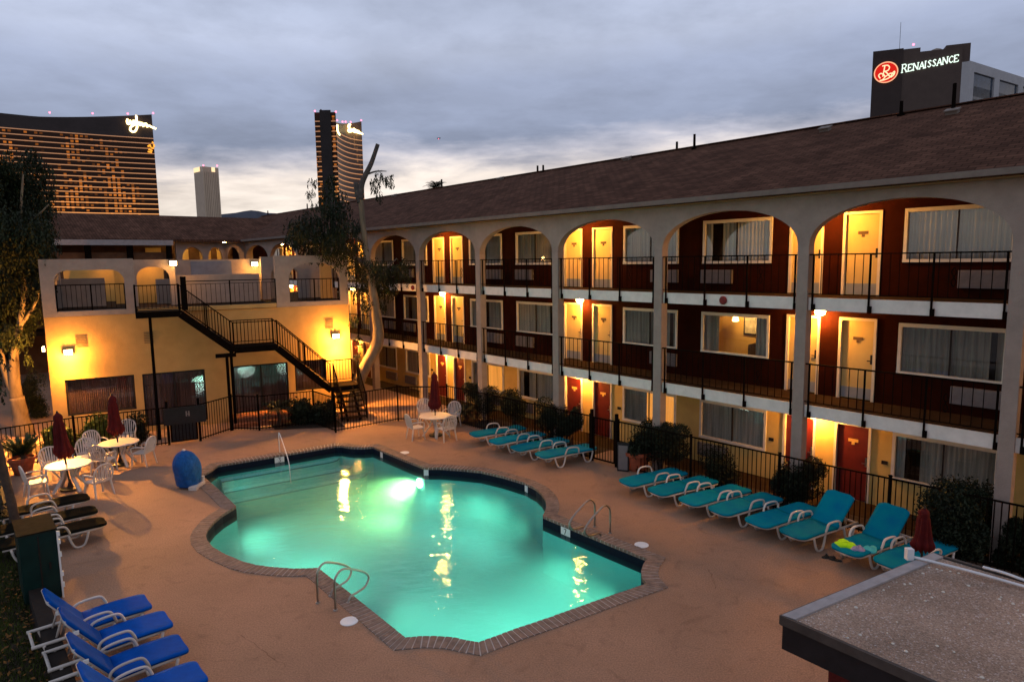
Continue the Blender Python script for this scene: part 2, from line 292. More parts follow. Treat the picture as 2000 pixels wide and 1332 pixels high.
# ------------------------------------------------------------------ mesh helpers
class MB:
    def __init__(s): s.v = []; s.f = []; s.uv = None
    def add(s, vs, fs):
        o = len(s.v); s.v += [tuple(v) for v in vs]; s.f += [tuple(i+o for i in f) for f in fs]
    def box(s, x0, x1, y0, y1, z0, z1, M=None):
        vs = [Vector(p) for p in ((x0,y0,z0),(x1,y0,z0),(x1,y1,z0),(x0,y1,z0),(x0,y0,z1),(x1,y0,z1),(x1,y1,z1),(x0,y1,z1))]
        if M: vs = [M @ v for v in vs]
        s.add(vs, [(3,2,1,0),(4,5,6,7),(0,1,5,4),(1,2,6,5),(2,3,7,6),(3,0,4,7)])
    def bar(s, a, b, wd, ht, up=Vector((0,0,1))):      # box beam between two points
        a = Vector(a); b = Vector(b); d = (b-a).normalized(); x = d.cross(up)
        if x.length < 1e-4: x = d.cross(Vector((1,0,0)))
        x.normalize(); y = x.cross(d)
        vs = []
        for p in (a, b):
            for i, j in ((-1,-1),(1,-1),(1,1),(-1,1)): vs.append(p + x*(i*wd/2) + y*(j*ht/2))
        s.add(vs, [(3,2,1,0),(4,5,6,7),(0,1,5,4),(1,2,6,5),(2,3,7,6),(3,0,4,7)])
    def tube(s, pts, r, n=6, cap=True):
        pts = [Vector(p) for p in pts]; k = len(pts); rs = r if isinstance(r, (list, tuple)) else [r]*k
        ref = None; rings = []
        for i, p in enumerate(pts):
            t = (pts[min(i+1,k-1)] - pts[max(i-1,0)]).normalized()
            if ref is None:
                ref = Vector((0,0,1)) if abs(t.z) < .9 else Vector((1,0,0))
            x = t.cross(ref)
            if x.length < 1e-5: x = t.orthogonal()
            x.normalize(); y = x.cross(t); ref = y if abs(y.dot(t)) < .9 else ref
            rings.append([p + (x*math.cos(2*PI*j/n) + y*math.sin(2*PI*j/n))*rs[i] for j in range(n)])
        vs = [v for g in rings for v in g]; fs = []
        for i in range(k-1):
            for j in range(n): fs.append((i*n+j, i*n+(j+1)%n, (i+1)*n+(j+1)%n, (i+1)*n+j))
        if cap: fs.append(tuple(range(n))[::-1]); fs.append(tuple((k-1)*n+j for j in range(n)))
        s.add(vs, fs)
    def lathe(s, prof, n=20, c=(0,0,0), M=None):
        c = Vector(c); vs = []; fs = []
        for r, z in prof:
            for j in range(n):
                p = Vector((r*math.cos(2*PI*j/n), r*math.sin(2*PI*j/n), z)); vs.append((M @ p if M else p) + c)
        for i in range(len(prof)-1):
            for j in range(n): fs.append((i*n+j, i*n+(j+1)%n, (i+1)*n+(j+1)%n, (i+1)*n+j))
        fs.append(tuple(range(n))[::-1]); fs.append(tuple((len(prof)-1)*n+j for j in range(n)))
        s.add(vs, fs)
    def prism(s, poly, z0, z1, M=None):
        n = len(poly); vs = [Vector((x,y,z0)) for x,y in poly] + [Vector((x,y,z1)) for x,y in poly]
        if M: vs = [M @ v for v in vs]
        s.add(vs, [tuple(range(n))[::-1], tuple(range(n,2*n))] + [(i,(i+1)%n,n+(i+1)%n,n+i) for i in range(n)])
    def quad(s, a, b, c, d): s.add([a,b,c,d], [(0,1,2,3)])
    def build(s, name, m, parent=None, smooth=False, M=None, bevel=0, recalc=True):
        me = bpy.data.meshes.new(name)
        vs = [M @ Vector(v) for v in s.v] if M else s.v
        me.from_pydata([tuple(v) for v in vs], [], s.f)
        if s.uv:
            ul = me.uv_layers.new(name='UVMap')
            for l in me.loops: ul.data[l.index].uv = s.uv[l.vertex_index]
        me.update()
        if recalc: bm = bmesh.new(); bm.from_mesh(me); bmesh.ops.recalc_face_normals(bm, faces=bm.faces); bm.to_mesh(me); bm.free()
        if smooth:
            me.polygons.foreach_set('use_smooth', [True]*len(me.polygons))
        me.materials.append(MATS[m] if isinstance(m, str) else m)
        o = bpy.data.objects.new(name, me); col.objects.link(o)
        if parent: o.parent = parent
        if bevel:
            b = o.modifiers.new('Bevel', 'BEVEL'); b.width = bevel; b.segments = 2; b.limit_method = 'ANGLE'
        return o
def tag(o, label, cat, group=None):
    o['label'] = label; o['category'] = cat
    if group: o['group'] = group
    return o
def empty(name, loc, rz, label, cat, group=None):
    o = bpy.data.objects.new(name, None); col.objects.link(o); o.location = loc; o.rotation_euler = (0,0,rz); o.empty_display_size = .2
    return tag(o, label, cat, group)
def struct(o): o['kind'] = 'structure'; return o
def inst(o, parent, loc=None, name=None):               # a copy of one part (with its sub-parts)
    c = o.copy(); col.objects.link(c); c.parent = parent
    if loc is not None: c.location = loc
    for ch in o.children:
        g = ch.copy(); col.objects.link(g); g.parent = c
    return c
def copy_thing(root, loc, rz, label, group=None):
    r = root.copy(); col.objects.link(r); r.location = loc; r.rotation_euler = (0,0,rz); r['label'] = label
    if group: r['group'] = group
    for ch in list(root.children): inst(ch, r)
    return r
def light(name, loc, c, e, r=.06, kind='POINT', rot=None, **k):
    L = bpy.data.lights.new(name, kind); L.color = c; L.energy = e
    if kind in ('POINT','SPOT'): L.shadow_soft_size = r
    for a, b in k.items(): setattr(L, a, b)
    o = bpy.data.objects.new(name, L); col.objects.link(o); o.location = loc
    if rot: o.rotation_euler = rot
    return o
def smoothpath(pts, k=4):
    P = [Vector(p) for p in pts]; out = []
    for i in range(len(P)-1):
        a = P[max(i-1,0)]; b = P[i]; c = P[i+1]; d = P[min(i+2,len(P)-1)]
        for j in range(k):
            t = j/k; out.append(.5*((2*b) + (c-a)*t + (2*a-5*b+4*c-d)*t*t + (-a+3*b-3*c+d)*t**3))
    out.append(P[-1]); return out
def rnd(a, b): return random.uniform(a, b)
WARM = (1.0, .41, .065)
# ------------------------------------------------------------------ POOL outline traced on the deck level
PX = [(394,928),(402,925),(412,919),(420,913),(426,909),(480,900),(560,887),(654,871),(668,871),(680,873),(692,874.5),(712,874.5),(728,873),(747,881),(788,898),(829,914),
 (860,914),(900,917),(940,921),(983,931),(1026,944),(1047,955),(1058,965),(1065,976),(1067,985),(1066,995),(1060,1008),(1110,1029),(1180,1058),(1264,1092),(1256,1103),(1252,1116),(1255,1131),(1263,1140),
 (1180,1168),(1080,1204),(1000,1231),(935,1255),(912,1251),(885,1245.5),(855,1243),(825,1243),(792,1246),(740,1204),(680,1156),(622,1110),(575,1111),(537,1108.5),(500,1104),(476,1098),(440,1083),(416,1069),(405,1056),(402,1045),(406,1034),(418,1019),(435,1005),(450,996),(461.5,989),(430,959)]
POOL = [G(x, y) for x, y in PX]
if sum(POOL[i].x*POOL[(i+1)%len(POOL)].y - POOL[(i+1)%len(POOL)].x*POOL[i].y for i in range(len(POOL))) < 0: POOL = POOL[::-1]
def resample(poly, step):
    out = []
    for i, a in enumerate(poly):
        b = poly[(i+1)%len(poly)]; n = max(1, round((b-a).length/step))
        for j in range(n): out.append(a + (b-a)*(j/n))
    return out
def offset(poly, d):
    out = []; n = len(poly)
    for i in range(n):
        a, b, c = poly[i-1], poly[i], poly[(i+1)%n]
        t1 = (b-a).normalized(); t2 = (c-b).normalized()
        n1 = Vector((t1.y,-t1.x,0)); n2 = Vector((t2.y,-t2.x,0)); m = n1+n2
        k = 1/max(.55, (1+n1.dot(n2))/2)
        out.append(b + m/2*d*k)
    return out
POUT = offset(POOL, .33)
def sheet(name, outer, holes, z, m):
    loops = [[Vector((p.x, p.y, 0)) for p in outer]] + [[Vector((p.x, p.y, 0)) for p in h] for h in holes]
    tri = tessellate_polygon(loops); vs = [Vector((p.x,p.y,z)) for l in loops for p in l]
    mb = MB(); mb.v = [tuple(v) for v in vs]; mb.f = [tuple(t) if (vs[t[1]]-vs[t[0]]).cross(vs[t[2]]-vs[t[0]]).z > 0 else tuple(t)[::-1] for t in tri]
    return mb.build(name, m, recalc=False)
hole = offset(POOL, .30)
struct(sheet('pool_deck', [Wp(-14,-14.72), Wp(-14,1.6), Wp(60,1.6), Wp(60,-42), Wp(18.5,-42), Wp(18.5,-14.72)], [hole], 0, 'pool_deck_concrete'))
big = 6000
struct(sheet('ground', [Vector((-big,-big,0)), Vector((big,-big,0)), Vector((big,big,0)), Vector((-big,big,0))], [[Wp(-1,-13.6), Wp(20,-13.6), Wp(20,-2.2), Wp(-1,-2.2)]], -.09, 'concrete_far'))
POFF = offset(offset(resample(POUT, .5), .45), .45)
for _ in range(10): POFF = [(POFF[i-1]+POFF[i]*2+POFF[(i+1)%len(POFF)])/4 for i in range(len(POFF))]
mb = MB(); rgj = random.Random(2)
for (x0,y0),(x1,y1) in (((130,1105),(240,1085)),((1385,1112),(1400,1150)),((470,1240),(560,1300))):
    a, b = G(x0,y0), G(x1,y1); prev = a
    for j in range(1,15):
        p = a+(b-a)*(j/14)+Vector((rgj.uniform(-.03,.03),rgj.uniform(-.03,.03),0)); t = (p-prev).normalized(); nn = Vector((t.y,-t.x,0))*rgj.uniform(.002,.008); u3 = Vector((0,0,.003)); mb.quad(prev-nn+u3, p-nn+u3, p+nn+u3, prev+nn+u3); prev = p
struct(mb.build('deck_cracks', 'crack_dark', recalc=False))
# planting beds
def bed(name, pts, z=.012): return struct(sheet(name, pts, [], z, 'soil'))
bed('planting_bed', [Wp(-6,-.12), Wp(-6,.42), Wp(8.3,.42), Wp(8.3,-.62)])
bed('planting_bed', [Wp(10.6,-.72), Wp(10.6,.42), Wp(18,.42), Wp(17.6,-1.0)])
bed('planting_bed', [Lp(-1.2,-2.3), Lp(1.2,-3.3), Lp(1.2,-1.9), Lp(-1.2,-1.2)])
bed('planting_bed', [Lp(-9.5,-2.1), Lp(-5.6,-2.0), Lp(-5.6,-.2), Lp(-9.5,-.2)])
bed('planting_bed', [Lp(-12.5,-3.2), Lp(-9.6,-2.3), Lp(-9.6,.8), Lp(-12.5,.8)])
# ---- the pool itself
pc = sum(POOL, Vector())/len(POOL)
pool = empty('swimming_pool', (pc.x, pc.y, 0), 0, 'lit turquoise swimming pool with curved bays and brick coping', 'swimming pool')
T = Matrix.Translation(-pc)
mb = MB(); rp = resample(POOL, .14); ro = resample(POUT, .14); n = len(POOL)
# each coping brick runs from the water edge outwards
mo = MB()
for i in range(n):
    a, b = POOL[i], POOL[(i+1)%n]; A, B = POUT[i], POUT[(i+1)%n]
    L0 = ((b-a).length + (B-A).length)/2; k = max(1, round(L0/.115))
    for j in range(k):
        t0 = (j+.09)/k; t1 = (j+.91)/k; dz = rnd(-.003,.003)
        q = [a+(b-a)*t0, a+(b-a)*t1, A+(B-A)*t1, A+(B-A)*t0]
        mb.prism([(p.x,p.y) for p in q], -.055, .016+dz)
    mo.prism([(p.x,p.y) for p in (a+(A-a)*.02, b+(B-b)*.02, B, A)], -.05, .009)
mb.build('coping', 'coping_brick', pool, M=T); mo.build('coping_mortar', 'mortar', pool, M=T)
mb = MB()
for i in range(n):
    a, b = POOL[i], POOL[(i+1)%n]; mb.quad((a.x,a.y,-.05),(b.x,b.y,-.05),(b.x,b.y,-.36),(a.x,a.y,-.36))
mb.build('tile_band', 'tile_navy', pool, M=T)
mb = MB(); PI_ = offset(POOL, -.04); DEEP = -1.45
for i in range(n):
    a, b = POOL[i], POOL[(i+1)%n]; mb.quad((a.x,a.y,-.36),(b.x,b.y,-.36),(b.x,b.y,DEEP),(a.x,a.y,DEEP))
tri = tessellate_polygon([[Vector((p.x,p.y,0)) for p in POOL]]); o = len(mb.v)
mb.v += [(p.x,p.y,DEEP) for p in POOL]; mb.f += [tuple(i+o for i in t) for t in tri]
mb.build('basin', 'pool_plaster', pool, M=T)
WZ = -.215
PW = offset(POOL, .012); tw_ = tessellate_polygon([[Vector((p.x,p.y,0)) for p in PW]]); mb = MB(); k = len(PW)
mb.v = [(p.x,p.y,WZ) for p in PW] + [(p.x,p.y,DEEP-.12) for p in PW]
mb.f = [tuple(t) for t in tw_] + [tuple(i+k for i in t) for t in tw_] + [(i,(i+1)%k,k+(i+1)%k,k+i) for i in range(k)]
struct(mb.build('water', 'pool_water'))
# entry steps along the far wall
a, b = G(426,909), G(654,871); d = (b-a).normalized(); inn = Vector((d.y,-d.x,0)); Ls = (b-a).length
for k, (dep, zt) in enumerate(((.42,-.42),(.80,-.66),(1.18,-.9))):
    mb = MB(); e = a + inn*dep
    poly = [a+d*.02-inn*0.0, a+d*.02+inn*dep]
    nseg = 8; r = .5
    poly += [a + d*(Ls+.35*k+.1-r) + inn*dep]
    poly += [a + d*(Ls+.35*k+.1-r + r*math.sin(t*PI/2/nseg)) + inn*(dep-min(dep*.9,r)*(1-math.cos(t*PI/2/nseg))) for t in range(1,nseg+1)]
    poly += [a + d*(Ls-.05) + inn*.03, a + d*.02 + inn*.03]
    mb.prism([(p.x,p.y) for p in poly[1:]], DEEP+.01*k, zt)
    st = mb.build('entry_step', 'pool_step', pool, M=T)
    me = MB(); me.tube([Vector((p.x,p.y,zt+.006)) for p in poly[1:3+nseg]], .022, 5); me.build('step_edge', 'step_edge', st, M=T)
# digits from strokes
def digit_strokes(ch):
    D = {'3': [[(0,1),(.6,1),(.3,.58),(.6,.4),(.58,.12),(.3,0),(0,.1)]], '7': [[(0,1),(.6,1),(.2,0)]], '5': [[(.58,1),(.08,1),(.05,.58),(.4,.6),(.6,.35),(.4,.02),(0,.08)]]}
    return D[ch]
for (x, y), ch in (((546,891),'3'),((747,882),None),((829,915.5),None),((1028,946),None),((1108,1029.5),'7')):
    P = G(x, y-1); i = min(range(n), key=lambda i: ((POOL[i]+POOL[(i+1)%n])/2-P).length + 0)
    best = None
    for i in range(n):
        A, B = POOL[i], POOL[(i+1)%n]; t = max(.1, min(.9, (P-A).dot(B-A)/(B-A).length_squared)); q = A+(B-A)*t
        if best is None or (q-P).length < best[0]: best = ((q-P).length, q, (B-A).normalized())
    _, q, t = best; nn = Vector((-t.y, t.x, 0)); wd = .15 if ch else .07
    X = -t if (-t).dot(Vector((1,0,0))) > 0 else t
    mb = MB(); M = Matrix(((X.x, nn.x, 0, q.x),(X.y, nn.y, 0, q.y),(0,0,1,0),(0,0,0,1)))
    mb.box(-wd, wd, -.0, .012, -.23, -.055, M)
    mk = mb.build('depth_marker', 'white_paint', pool, M=T)
    if ch:
        mb = MB()
        for stroke in digit_strokes(ch):
            for (x0,y0),(x1,y1) in zip(stroke, stroke[1:]): mb.bar(M @ Vector((-.04+x0*.12, .014, -.205+y0*.13)), M @ Vector((-.04+x1*.12, .014, -.205+y1*.13)), .012, .022, nn)
        mb.build('depth_number', 'sign_dark', mk, M=T)
# underwater lamp, seen on the far right-hand wall
a, b = G(788,898), G(829,914); d = (b-a).normalized(); inn = Vector((-d.y,d.x,0)); inn = inn if inn.dot(pc-a) > 0 else -inn
q = a + (b-a)*.80
mb = MB(); Mx = Matrix.Translation(Vector((q.x,q.y,-.52)) + inn*.03) @ inn.to_track_quat('Z','Y').to_matrix().to_4x4()
mb.lathe([(.02,0),(.13,0),(.13,.03),(.02,.05)], 16, (0,0,0), Mx); mb.build('pool_light', 'pool_lens', pool, M=T)
PLC = (.46, 1, .72)
def pool_spot(name, P, dirv, e, ang=150, c=PLC, blend=1.0, rad=.12):
    light(name, P, c, e, rad, 'SPOT', dirv.to_track_quat('-Z','Y').to_euler(), spot_size=R_(ang), spot_blend=blend)
pool_spot('underwater_spot', Vector((q.x,q.y,-.52)) + inn*.22, inn + Vector((0,0,-.10)), 1250, 125, (1, .90, .30))
def wall_spot(x, y, e, inner, c=PLC, ang=160):
    P = G(x, y); best = min(range(n), key=lambda i: ((POOL[i]+POOL[(i+1)%n])/2-P).length); A, B = POOL[best], POOL[(best+1)%n]
    t = (B-A).normalized(); nn = Vector((-t.y,t.x,0)); pool_spot('underwater_spot', Vector((((A+B)/2).x,((A+B)/2).y,-.75)) + nn*.42, nn + Vector((0,0,.02)), e, 125, c, 1.0, .5)
wall_spot(442,1001, 300, 0); wall_spot(712,1180, 330, 0); wall_spot(1256,1120, 420, 0); wall_spot(1150,1048,210,0); wall_spot(410,918,160,0); wall_spot(880,1246,150,0); wall_spot(860,914,170,0); wall_spot(945,922,170,0); wall_spot(1020,942,170,0); wall_spot(1066,985,190,0); wall_spot(560,1110,320,0); wall_spot(1050,1214,320,0); wall_spot(620,1110,260,0)  # unseen wall spots, several of them added as fill to even the water

# skimmer lids and handrails
for (x, y), lab in (((682,1213),'white round skimmer lid in the deck beside the near handrail'),((1253,1064),'white round skimmer lid in the deck near the pool corner by the loungers'),((790,884),'white round skimmer lid in the deck behind the far pool corner')):
    P = G(x, y); mb = MB(); mb.lathe([(.155,0),(.155,.008),(.13,.014),(.03,.014)], 20); o = mb.build('skimmer_lid', 'white_paint'); o.location = (P.x,P.y,0); tag(o, lab, 'lid', 'white skimmer lids')
def handrail(P, out, label, flip=1):
    # pair of bent pipes: out points towards the water
    root = empty('pool_handrail', (P.x,P.y,0), 0, label, 'handrail', 'steel pool handrails'); side = Vector((-out.y,out.x,0))
    for sgn in (-1, 1):
        o0 = side*(.24*sgn)
        pts = [o0+Vector((0,0,0)), o0+Vector((0,0,.46)), o0+Vector((0,0,.62))+out*.05, o0+out*.20+Vector((0,0,.69)), o0+out*.46+Vector((0,0,.58)), o0+out*.74+Vector((0,0,.40)), o0+out*.82+Vector((0,0,.27)), o0+out*.72+Vector((0,0,.14)), o0+out*.52+Vector((0,0,.11)), o0+out*.36+Vector((0,0,.10)), o0+out*.30+Vector((0,0,0))]
        mb = MB(); mb.tube(smoothpath(pts, 5), .021, 8); mb.build('rail', 'steel', root, True)
        mb = MB(); mb.lathe([(.045,.0),(.045,.012),(.024,.02)], 12, o0); mb.lathe([(.045,.0),(.045,.012),(.024,.02)], 12, o0+out*.30); mb.build('flange', 'steel', root, True)
    return root
P = (G(628,1176)+G(648,1192))/2; handrail(P, (G(700,1150)-P).normalized(), 'bent steel grab rail pair on the near pool edge, closest to the blue loungers')
P = (G(1163,1033)+G(1190,1036))/2; handrail(P, (G(1110,1060)-P).normalized(), 'bent steel grab rail pair on the pool edge facing the teal loungers')
# slim stair rail at the entry steps
P0 = G(556,893)
hr = empty('step_rail', (P0.x,P0.y,0), 0, 'slim white rail slanting down into the pool entry steps', 'handrail')
inn2 = (G(572,908)-P0).normalized()
mb = MB(); mb.tube(smoothpath([-inn2*.62, -inn2*.64+Vector((0,0,.5)), -inn2*.58+Vector((0,0,.68)), -inn2*.1+Vector((0,0,.42)), inn2*.5+Vector((0,0,-.05)), inn2*.62+Vector((0,0,-.7))], 5), .014, 8); mb.build('rail', 'white_paint', hr, True)
mb = MB(); mb.lathe([(.05,0),(.05,.012),(.02,.02)], 12, -inn2*.62); mb.build('flange', 'steel', hr)
# ------------------------------------------------------------------ MOTEL WING (local axes: x = depth into the building, y = along it, z up)
WW, WT = 1.45, .18                     # room wall plane, its thickness
N0, N1 = -2, 10                        # arcade pillars
S0, S1 = N0*BAY, N1*BAY
wing = empty('motel_building', (WC.x,WC.y,0), WA, 'long three-storey brown motel wing with white arches and lit room doors', 'motel')
def wall_mesh(x0, x1, s0, s1, z0, z1, ops):
    mb = MB(); ys = sorted(set([s0, s1] + [o[0] for o in ops] + [o[1] for o in ops])); ys = [y for y in ys if s0 <= y <= s1]
    for a, b in zip(ys, ys[1:]):
        cut = sorted([(o[2], o[3]) for o in ops if o[0] < b-1e-4 and o[1] > a+1e-4]); z = z0
        for c, d in cut:
            if c > z+1e-4: mb.box(x0, x1, a, b, z, c)
            z = d
        if z < z1-1e-4: mb.box(x0, x1, a, b, z, z1)
    return mb
FL = [(0, 2.31), (2.6, 4.95), (5.2, 7.55)]
WZS = [(.80, 1.93), (3.40, 4.57), (6.04, 7.23)]
def bay_windows(k): return [(k*BAY+.43, k*BAY+2.58), (k*BAY-2.58, k*BAY-.43)]
def bay_doors(k): return [(k*BAY+.24, k*BAY+1.14), (k*BAY-1.14, k*BAY-.24)]
for fl in range(3):
    z0, z1 = FL[fl]; ops = []
    for k in range(N0, N1+1):
        if k % 2 == 0:
            ops += [(a, b, *WZS[fl]) for a, b in bay_windows(k)]
        else:
            ops += [(a, b, z0, z0+2.05 - (.06 if fl == 0 else 0)) for a, b in bay_doors(k)]
    ops = [o for o in ops if o[0] > S0-.5 and o[1] < S1+.9]
    wall_mesh(WW, WW+WT, S0-3, S1+12, z0, z1+.2, ops).build('ground_floor_wall' if fl == 0 else 'upper_wall', 'cream_wall' if fl == 0 else 'brown_wall', wing)
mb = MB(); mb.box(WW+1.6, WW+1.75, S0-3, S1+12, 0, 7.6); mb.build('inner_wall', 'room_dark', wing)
# slabs with white front bands
for z in (2.6, 5.2):
    mb = MB(); mb.box(-.02, WW, S0-3, S1+.0, z-.25, z); mb.build('walkway_slab', 'deck_slab', wing)
    mb = MB(); mb.box(-.05, -.022, S0-3, S1, z-.29, z+.012); mb.build('slab_band', 'band_white', wing)
    mb = MB(); mb.box(.0, WW-.002, S0-3, S1, z-.262, z-.252); mb.build('soffit', 'ceiling_paint', wing)
mb = MB(); mb.box(-.36, WW-.002, S0-3, S1+.3, 7.60, 7.63); mb.build('soffit', 'ceiling_paint', wing)
mb = MB(); mb.box(.42, WW, S0-3, S1, 0.001, .015); mb.build('ground_walkway', 'deck_slab', wing)
# arcade with elliptical arches
ZS, ZA, HP = 6.42, 7.385, .135
mb = MB()
for k in range(N0-1, N1):
    a, b = k*BAY+HP, (k+1)*BAY-HP; c = (a+b)/2; hw = (b-a)/2; m_ = 28
    ys = [k*BAY] + [c-hw*math.cos(PI*j/m_) for j in range(m_+1)] + [(k+1)*BAY]
    zs = [ZS] + [ZS+(ZA-ZS)*max(0, math.sin(PI*j/m_))**.92 for j in range(m_+1)] + [ZS]
    for i in range(len(ys)-1):
        y0, y1, q0, q1 = ys[i], ys[i+1], zs[i], zs[i+1]
        for x in (-.13, .13): mb.add([(x,y0,q0),(x,y1,q1),(x,y1,7.60),(x,y0,7.60)], [(0,1,2,3)])
        mb.add([(-.13,y0,q0),(.13,y0,q0),(.13,y1,q1),(-.13,y1,q1)], [(0,1,2,3)])
mb.build('arcade', 'white_stucco', wing)
pm = MB(); pm.box(-.134, .134, -HP, HP, 0, ZS+.004); pil = None
for k in range(N0, N1+1):
    if pil is None: pil = pm.build('pillar', 'white_stucco', wing); pil.location = (0,k*BAY,0)
    else: inst(pil, wing, (0,k*BAY,0))
# roof, gutter, ridge
RX, RZ = 6.0, 10.26
ridge = [(-.42,7.76),(RX,RZ),(12.4,7.76),(12.4,7.62),(RX,RZ-.16),(-.42,7.62)]
mb = MB(); y0, y1 = S0-3.2, S1+13
m6 = len(ridge); mb.add([(x,y0,z) for x,z in ridge]+[(x,y1,z) for x,z in ridge], [tuple(range(m6)),tuple(range(m6,2*m6))[::-1]]+[(i,(i+1)%m6,m6+(i+1)%m6,m6+i) for i in range(m6)])
roof = mb.build('roof', 'shingles', wing)
mb = MB(); mb.box(-.53, -.425, y0, y1-.4, 7.645, 7.77); mb.build('gutter', 'gutter_paint', roof)
mb = MB(); mb.bar((RX,y0,RZ+.012),(RX,y1,RZ+.012),.26,.03); mb.build('ridge_cap', 'shingles', roof)
def ridge_s(x, y, w):
    P = onp(x, y, WC+NV*w, NV); return w_of(P)[0]
for x, y, w, hh in ((1050,335,RX+.2,.42),(1061,338,RX-.1,.30),(1322,290,RX+.2,.42),(1356,292,RX-.3,.52),(863,372,RX,.45),(1760,218,RX-.2,.4),(1862,212,RX-.9,.75),(600,402,RX,.4),(523,413,RX,.4)):
    s = ridge_s(x, y, w); zb = RZ-abs(w-RX)*.39; mb = MB(); mb.lathe([(.11,-.05),(.11,.02),(.05,.03),(.045,hh),(.05,hh)], 10); o = mb.build('vent_pipe', 'black_iron', roof); o.location = (w,s,zb)
for x, y, w in ((1225,311,RX-.4),(978,350,RX-.4),(1612,256,RX-.7),(770,383,RX-.4),(1860,226,RX-1.0)):
    s = ridge_s(x, y, w); zb = RZ-abs(w-RX)*.39; mb = MB(); mb.box(-.11,.11,-.14,.14,-.05,.09); mb.box(-.14,.14,-.17,.17,.09,.12); o = mb.build('roof_vent', 'gutter_paint', roof); o.location = (w,s,zb); o.rotation_euler = (0,-.36,0)
# windows, air conditioners, doors
def make_window(z0, z1, cm, parent, var=0):
    W2, ft = 1.075, .07
    f = MB()
    f.box(-.035,.05,-W2-.0,W2,z1-ft,z1+.02); f.box(-.05,.05,-W2,W2,z0-.03,z0+ft*.6); f.box(-.035,.05,-W2,-W2+ft,z0+ft*.6,z1-ft); f.box(-.035,.05,W2-ft,W2,z0+ft*.6,z1-ft)
    wn = f.build('window', 'trim_white', parent)
    p = MB(); p.box(.02,.026,-W2+ft,W2-ft,z0+.04,z1-ft); p.build('pane', 'glass', wn)
    p = MB(); p.box(.0,.05,-.012,.012,z0+.04,z1-ft); p.build('mullion', 'bronze_frame', wn)
    c = MB(); m_ = 90
    for i in range(m_+1):
        y = -W2+.02 + (2*W2-.04)*i/m_; x = .085 + .025*math.sin(i*1.35) + .01*math.sin(i*.37); c.v += [(x,y,z0-.02),(x,y,z1+.02)]
    gap = {0:(), 1:range(41,47), 2:range(66,80), 3:range(8,13)}[var]
    c.f = [(2*i,2*i+2,2*i+3,2*i+1) for i in range(m_) if i not in gap]; c.build('curtain', cm, wn, True)
    return wn
WPRO = {}; protoA = None; protoD = [None]*2
def make_ac(parent):
    mb = MB(); mb.box(-.10,.03,-.5,.5,0,.39); a = mb.build('air_conditioner', 'ac_grey', parent)
    g = MB()
    for i in range(11): g.box(-.112,-.10,-.46,.46,.03+i*.031,.045+i*.031)
    g.build('louvre_grille', 'ac_grey', a); return a
def make_door(upper, parent):
    h = 2.05 if upper else 1.99
    mb = MB(); mb.box(.05,.10,-.40,.40,.02,h-.06); d = mb.build('door', 'door_cream' if upper else 'door_red', parent)
    f = MB(); f.box(-.03,.13,-.45,-.385,0,h); f.box(-.03,.13,.385,.45,0,h); f.box(-.03,.13,-.385,.385,h-.065,h); f.build('door_frame', 'trim_cream' if upper else 'trim_white', d)
    p = MB(); p.box(.038,.05,-.12,.12,1.50,1.575); p.box(.036,.05,-.035,.035,1.43,1.498); p.build('number_plaque', 'plaque' if upper else 'gold_plaque', d)
    k = MB(); k.box(.03,.05,-.37,-.31,.92,1.15); k.bar((.02,-.34,1.0),(.02,-.24,1.0),.02,.025); k.build('handle', 'bronze_frame' if upper else 'steel', d)
    s = MB(); s.box(.043,.05,-.385,.385,.03,.30 if upper else .14); s.build('kick_plate', 'kick_grey' if upper else 'door_red', d)
    return d
for fl in range(3):
    for k in range(N0, N1+1):
        y0 = k*BAY
        if k % 2 == 0:
            for sg in (1, -1):
                cy = y0 + sg*1.505
                if cy > S1 or cy < S0-1: continue
                spec = (fl == 1 and k == 2 and sg == -1)
                if spec: continue
                glow = (fl == 0 and k == 2 and sg == 1) or (fl == 0 and k == 4 and sg == 1)
                if glow:
                    w_ = make_window(*WZS[fl], 'curtain', wing); w_.location = (WW,cy,0)
                    # lamplit strip of net curtain between the drawn drapes
                    w0, w1 = ((-1.0,.1) if k == 2 else (-.9,.55)); c = MB()
                    for i in range(41):
                        y = w0+(w1-w0)*i/40; c.v += [(.042+.006*math.sin(i*1.2),y,WZS[fl][0]),(.042+.006*math.sin(i*1.2),y,WZS[fl][1])]
                    c.f = [(2*i,2*i+2,2*i+3,2*i+1) for i in range(40)]; c.build('lit_curtain', 'curtain_glow', w_, True)
                else:
                    v_ = (k//2*3+fl*5+(sg > 0)*2+(k == 2)) % 4; key = (fl, v_)
                    if key not in WPRO: WPRO[key] = make_window(*WZS[fl], 'curtain', wing, v_); WPRO[key].location = (WW,cy,0)
                    else: inst(WPRO[key], wing, (WW,cy,0))
                ay = y0 + sg*.92; az = FL[fl][0] + .24
                if protoA is None: protoA = make_ac(wing); protoA.location = (WW,ay,az)
                else: inst(protoA, wing, (WW,ay,az))
        else:
            for sg in (1, -1):
                cy = y0 + sg*.69; u = 0 if fl == 0 else 1
                if cy > S1: continue
                z = FL[fl][0]
                if protoD[u] is None: protoD[u] = make_door(u, wing); protoD[u].location = (WW,cy,z)
                else: inst(protoD[u], wing, (WW,cy,z))
                if fl == 0:
                    mb = MB(); mb.box(-.025,0,-.07,.07,1.1,1.19); o = mb.build('wall_plate', 'bronze_frame', wing); o.location = (WW, cy + sg*.78, 0)
